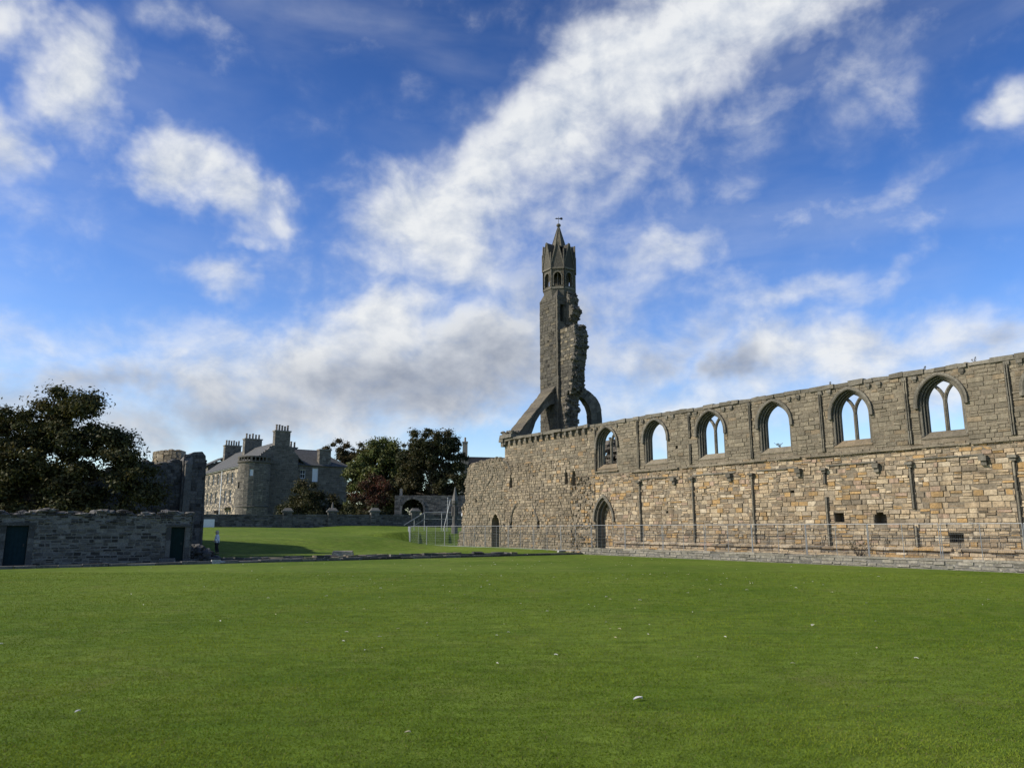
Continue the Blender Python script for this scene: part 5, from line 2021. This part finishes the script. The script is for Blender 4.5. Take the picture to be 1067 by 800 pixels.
# body faces -x; y is its left/right
bv = [(0, 0, .90), (0, 0, 1.08), (0, 0, 1.25), (-.01, 0, 1.36), (-.03, 0, 1.43), (-.045, 0, 1.50), (-.05, 0, 1.57), (-.045, 0, 1.63),
      (0, .10, .86), (-.06, .10, .48), (.0, .10, .09), (-.10, .10, .04),
      (0, -.10, .86), (.05, -.10, .48), (.14, -.10, .12), (.05, -.11, .04),
      (.0, .18, 1.33), (.03, .23, 1.07), (-.14, .19, .98), (-.20, .17, .97),
      (.0, -.18, 1.33), (.04, -.23, 1.07), (-.13, -.20, .97), (-.19, -.18, .96)]
be = [(0, 1), (1, 2), (2, 3), (3, 4), (4, 5), (5, 6), (6, 7), (0, 8), (8, 9), (9, 10), (10, 11), (0, 12), (12, 13), (13, 14), (14, 15),
      (3, 16), (16, 17), (17, 18), (18, 19), (3, 20), (20, 21), (21, 22), (22, 23)]
br = [(.13, .15), (.11, .13), (.12, .16), (.09, .11), .052, .078, .092, .07, .085, .055, .036, .03, .085, .055, .036, .03, .055, .042, .03, .034, .055, .042, .03, .034]
for hy, wx, wy, wz in ((1, -.20, .17, .97), (-1, -.19, -.18, .96)):
    for k, (dx, dy, ln) in enumerate(((-.01, .030, .062), (-.01, .012, .075), (-.01, -.008, .07), (-.01, -.026, .055))):
        b0 = len(bv)
        w_i = 19 if hy > 0 else 23
        bv += [(wx - .035, wy + dy, wz - .005), (wx - .035 - ln * .6, wy + dy, wz - .02), (wx - .03 - ln * .8, wy + dy, wz - .045)]
        be += [(w_i, b0), (b0, b0 + 1), (b0 + 1, b0 + 2)]
        br += [.010, .009, .008]
    b0 = len(bv)
    bv += [(wx - .01, wy - hy * .04, wz + .015), (wx - .045, wy - hy * .055, wz + .02)]
    be += [(19 if hy > 0 else 23, b0), (b0, b0 + 1)]
    br += [.011, .009]
skin("body", bv, be, br, M_SKIN, person)
jv = [(0, 0, .76), (0, 0, 1.0), (0, 0, 1.22), (-.01, 0, 1.35), (-.02, 0, 1.43), (.0, .18, 1.34), (.03, .235, 1.07), (-.12, .195, .985),
      (.0, -.18, 1.34), (.04, -.235, 1.07), (-.11, -.20, .975)]
je = [(0, 1), (1, 2), (2, 3), (3, 4), (3, 5), (5, 6), (6, 7), (3, 8), (8, 9), (9, 10)]
jr = [(.21, .25), (.19, .23), (.185, .225), (.15, .17), .085, .10, .085, .065, .10, .085, .065]
skin("jacket", jv, je, jr, M_JACKET, person)
tv = [(0, 0, .92), (0, .10, .84), (-.06, .10, .48), (.0, .10, .10), (0, -.10, .84), (.05, -.10, .48), (.14, -.10, .13)]
te = [(0, 1), (1, 2), (2, 3), (0, 4), (4, 5), (5, 6)]
skin("trousers", tv, te, [(.14, .16), .10, .072, .058, .10, .072, .058], M_TROUS, person)
mb = MB()
po = Vector(person.location)
for hx, hy_, hz, r, sq_ in ((-.015, 0, 1.62, .118, (1.05, 1.0, .95)), (.02, 0, 1.55, .11, (.9, 1.02, 1.1))):
    mb.blob(po + Vector((hx, hy_, hz)), r, (1, 1, 1), sq_, .05)
mb.build("hair", M_HAIR, person, True)
mb = MB()
mb.blob(po + Vector((-.143, 0, 1.555)), .022, (1, 1, 1), (1, .8, 1.2), .05)
mb.blob(po + Vector((-.13, 0, 1.51)), .018, (.7, .5, .5), (.6, 1.6, .5), .05)
for e in (-1, 1):
    mb.blob(po + Vector((-.05, e * .092, 1.56)), .026, (1, 1, 1), (1, .5, 1.3), .05)
    mb.blob(po + Vector((-.128, e * .036, 1.585)), .013, (.2, .2, .2), (.7, 1.2, .8), .02)
mb.build("face", M_SKIN, person, True)
for x_, y_, z_ in ((-.05, .10, .045), (.10, -.10, .055)):
    mb = MB()
    mb.blob(po + Vector((x_ - .02, y_, z_)), .10, (1, 1, 1), (1.35, .5, .5), .05)
    mb.build("shoe", M_SHOE, person, True)
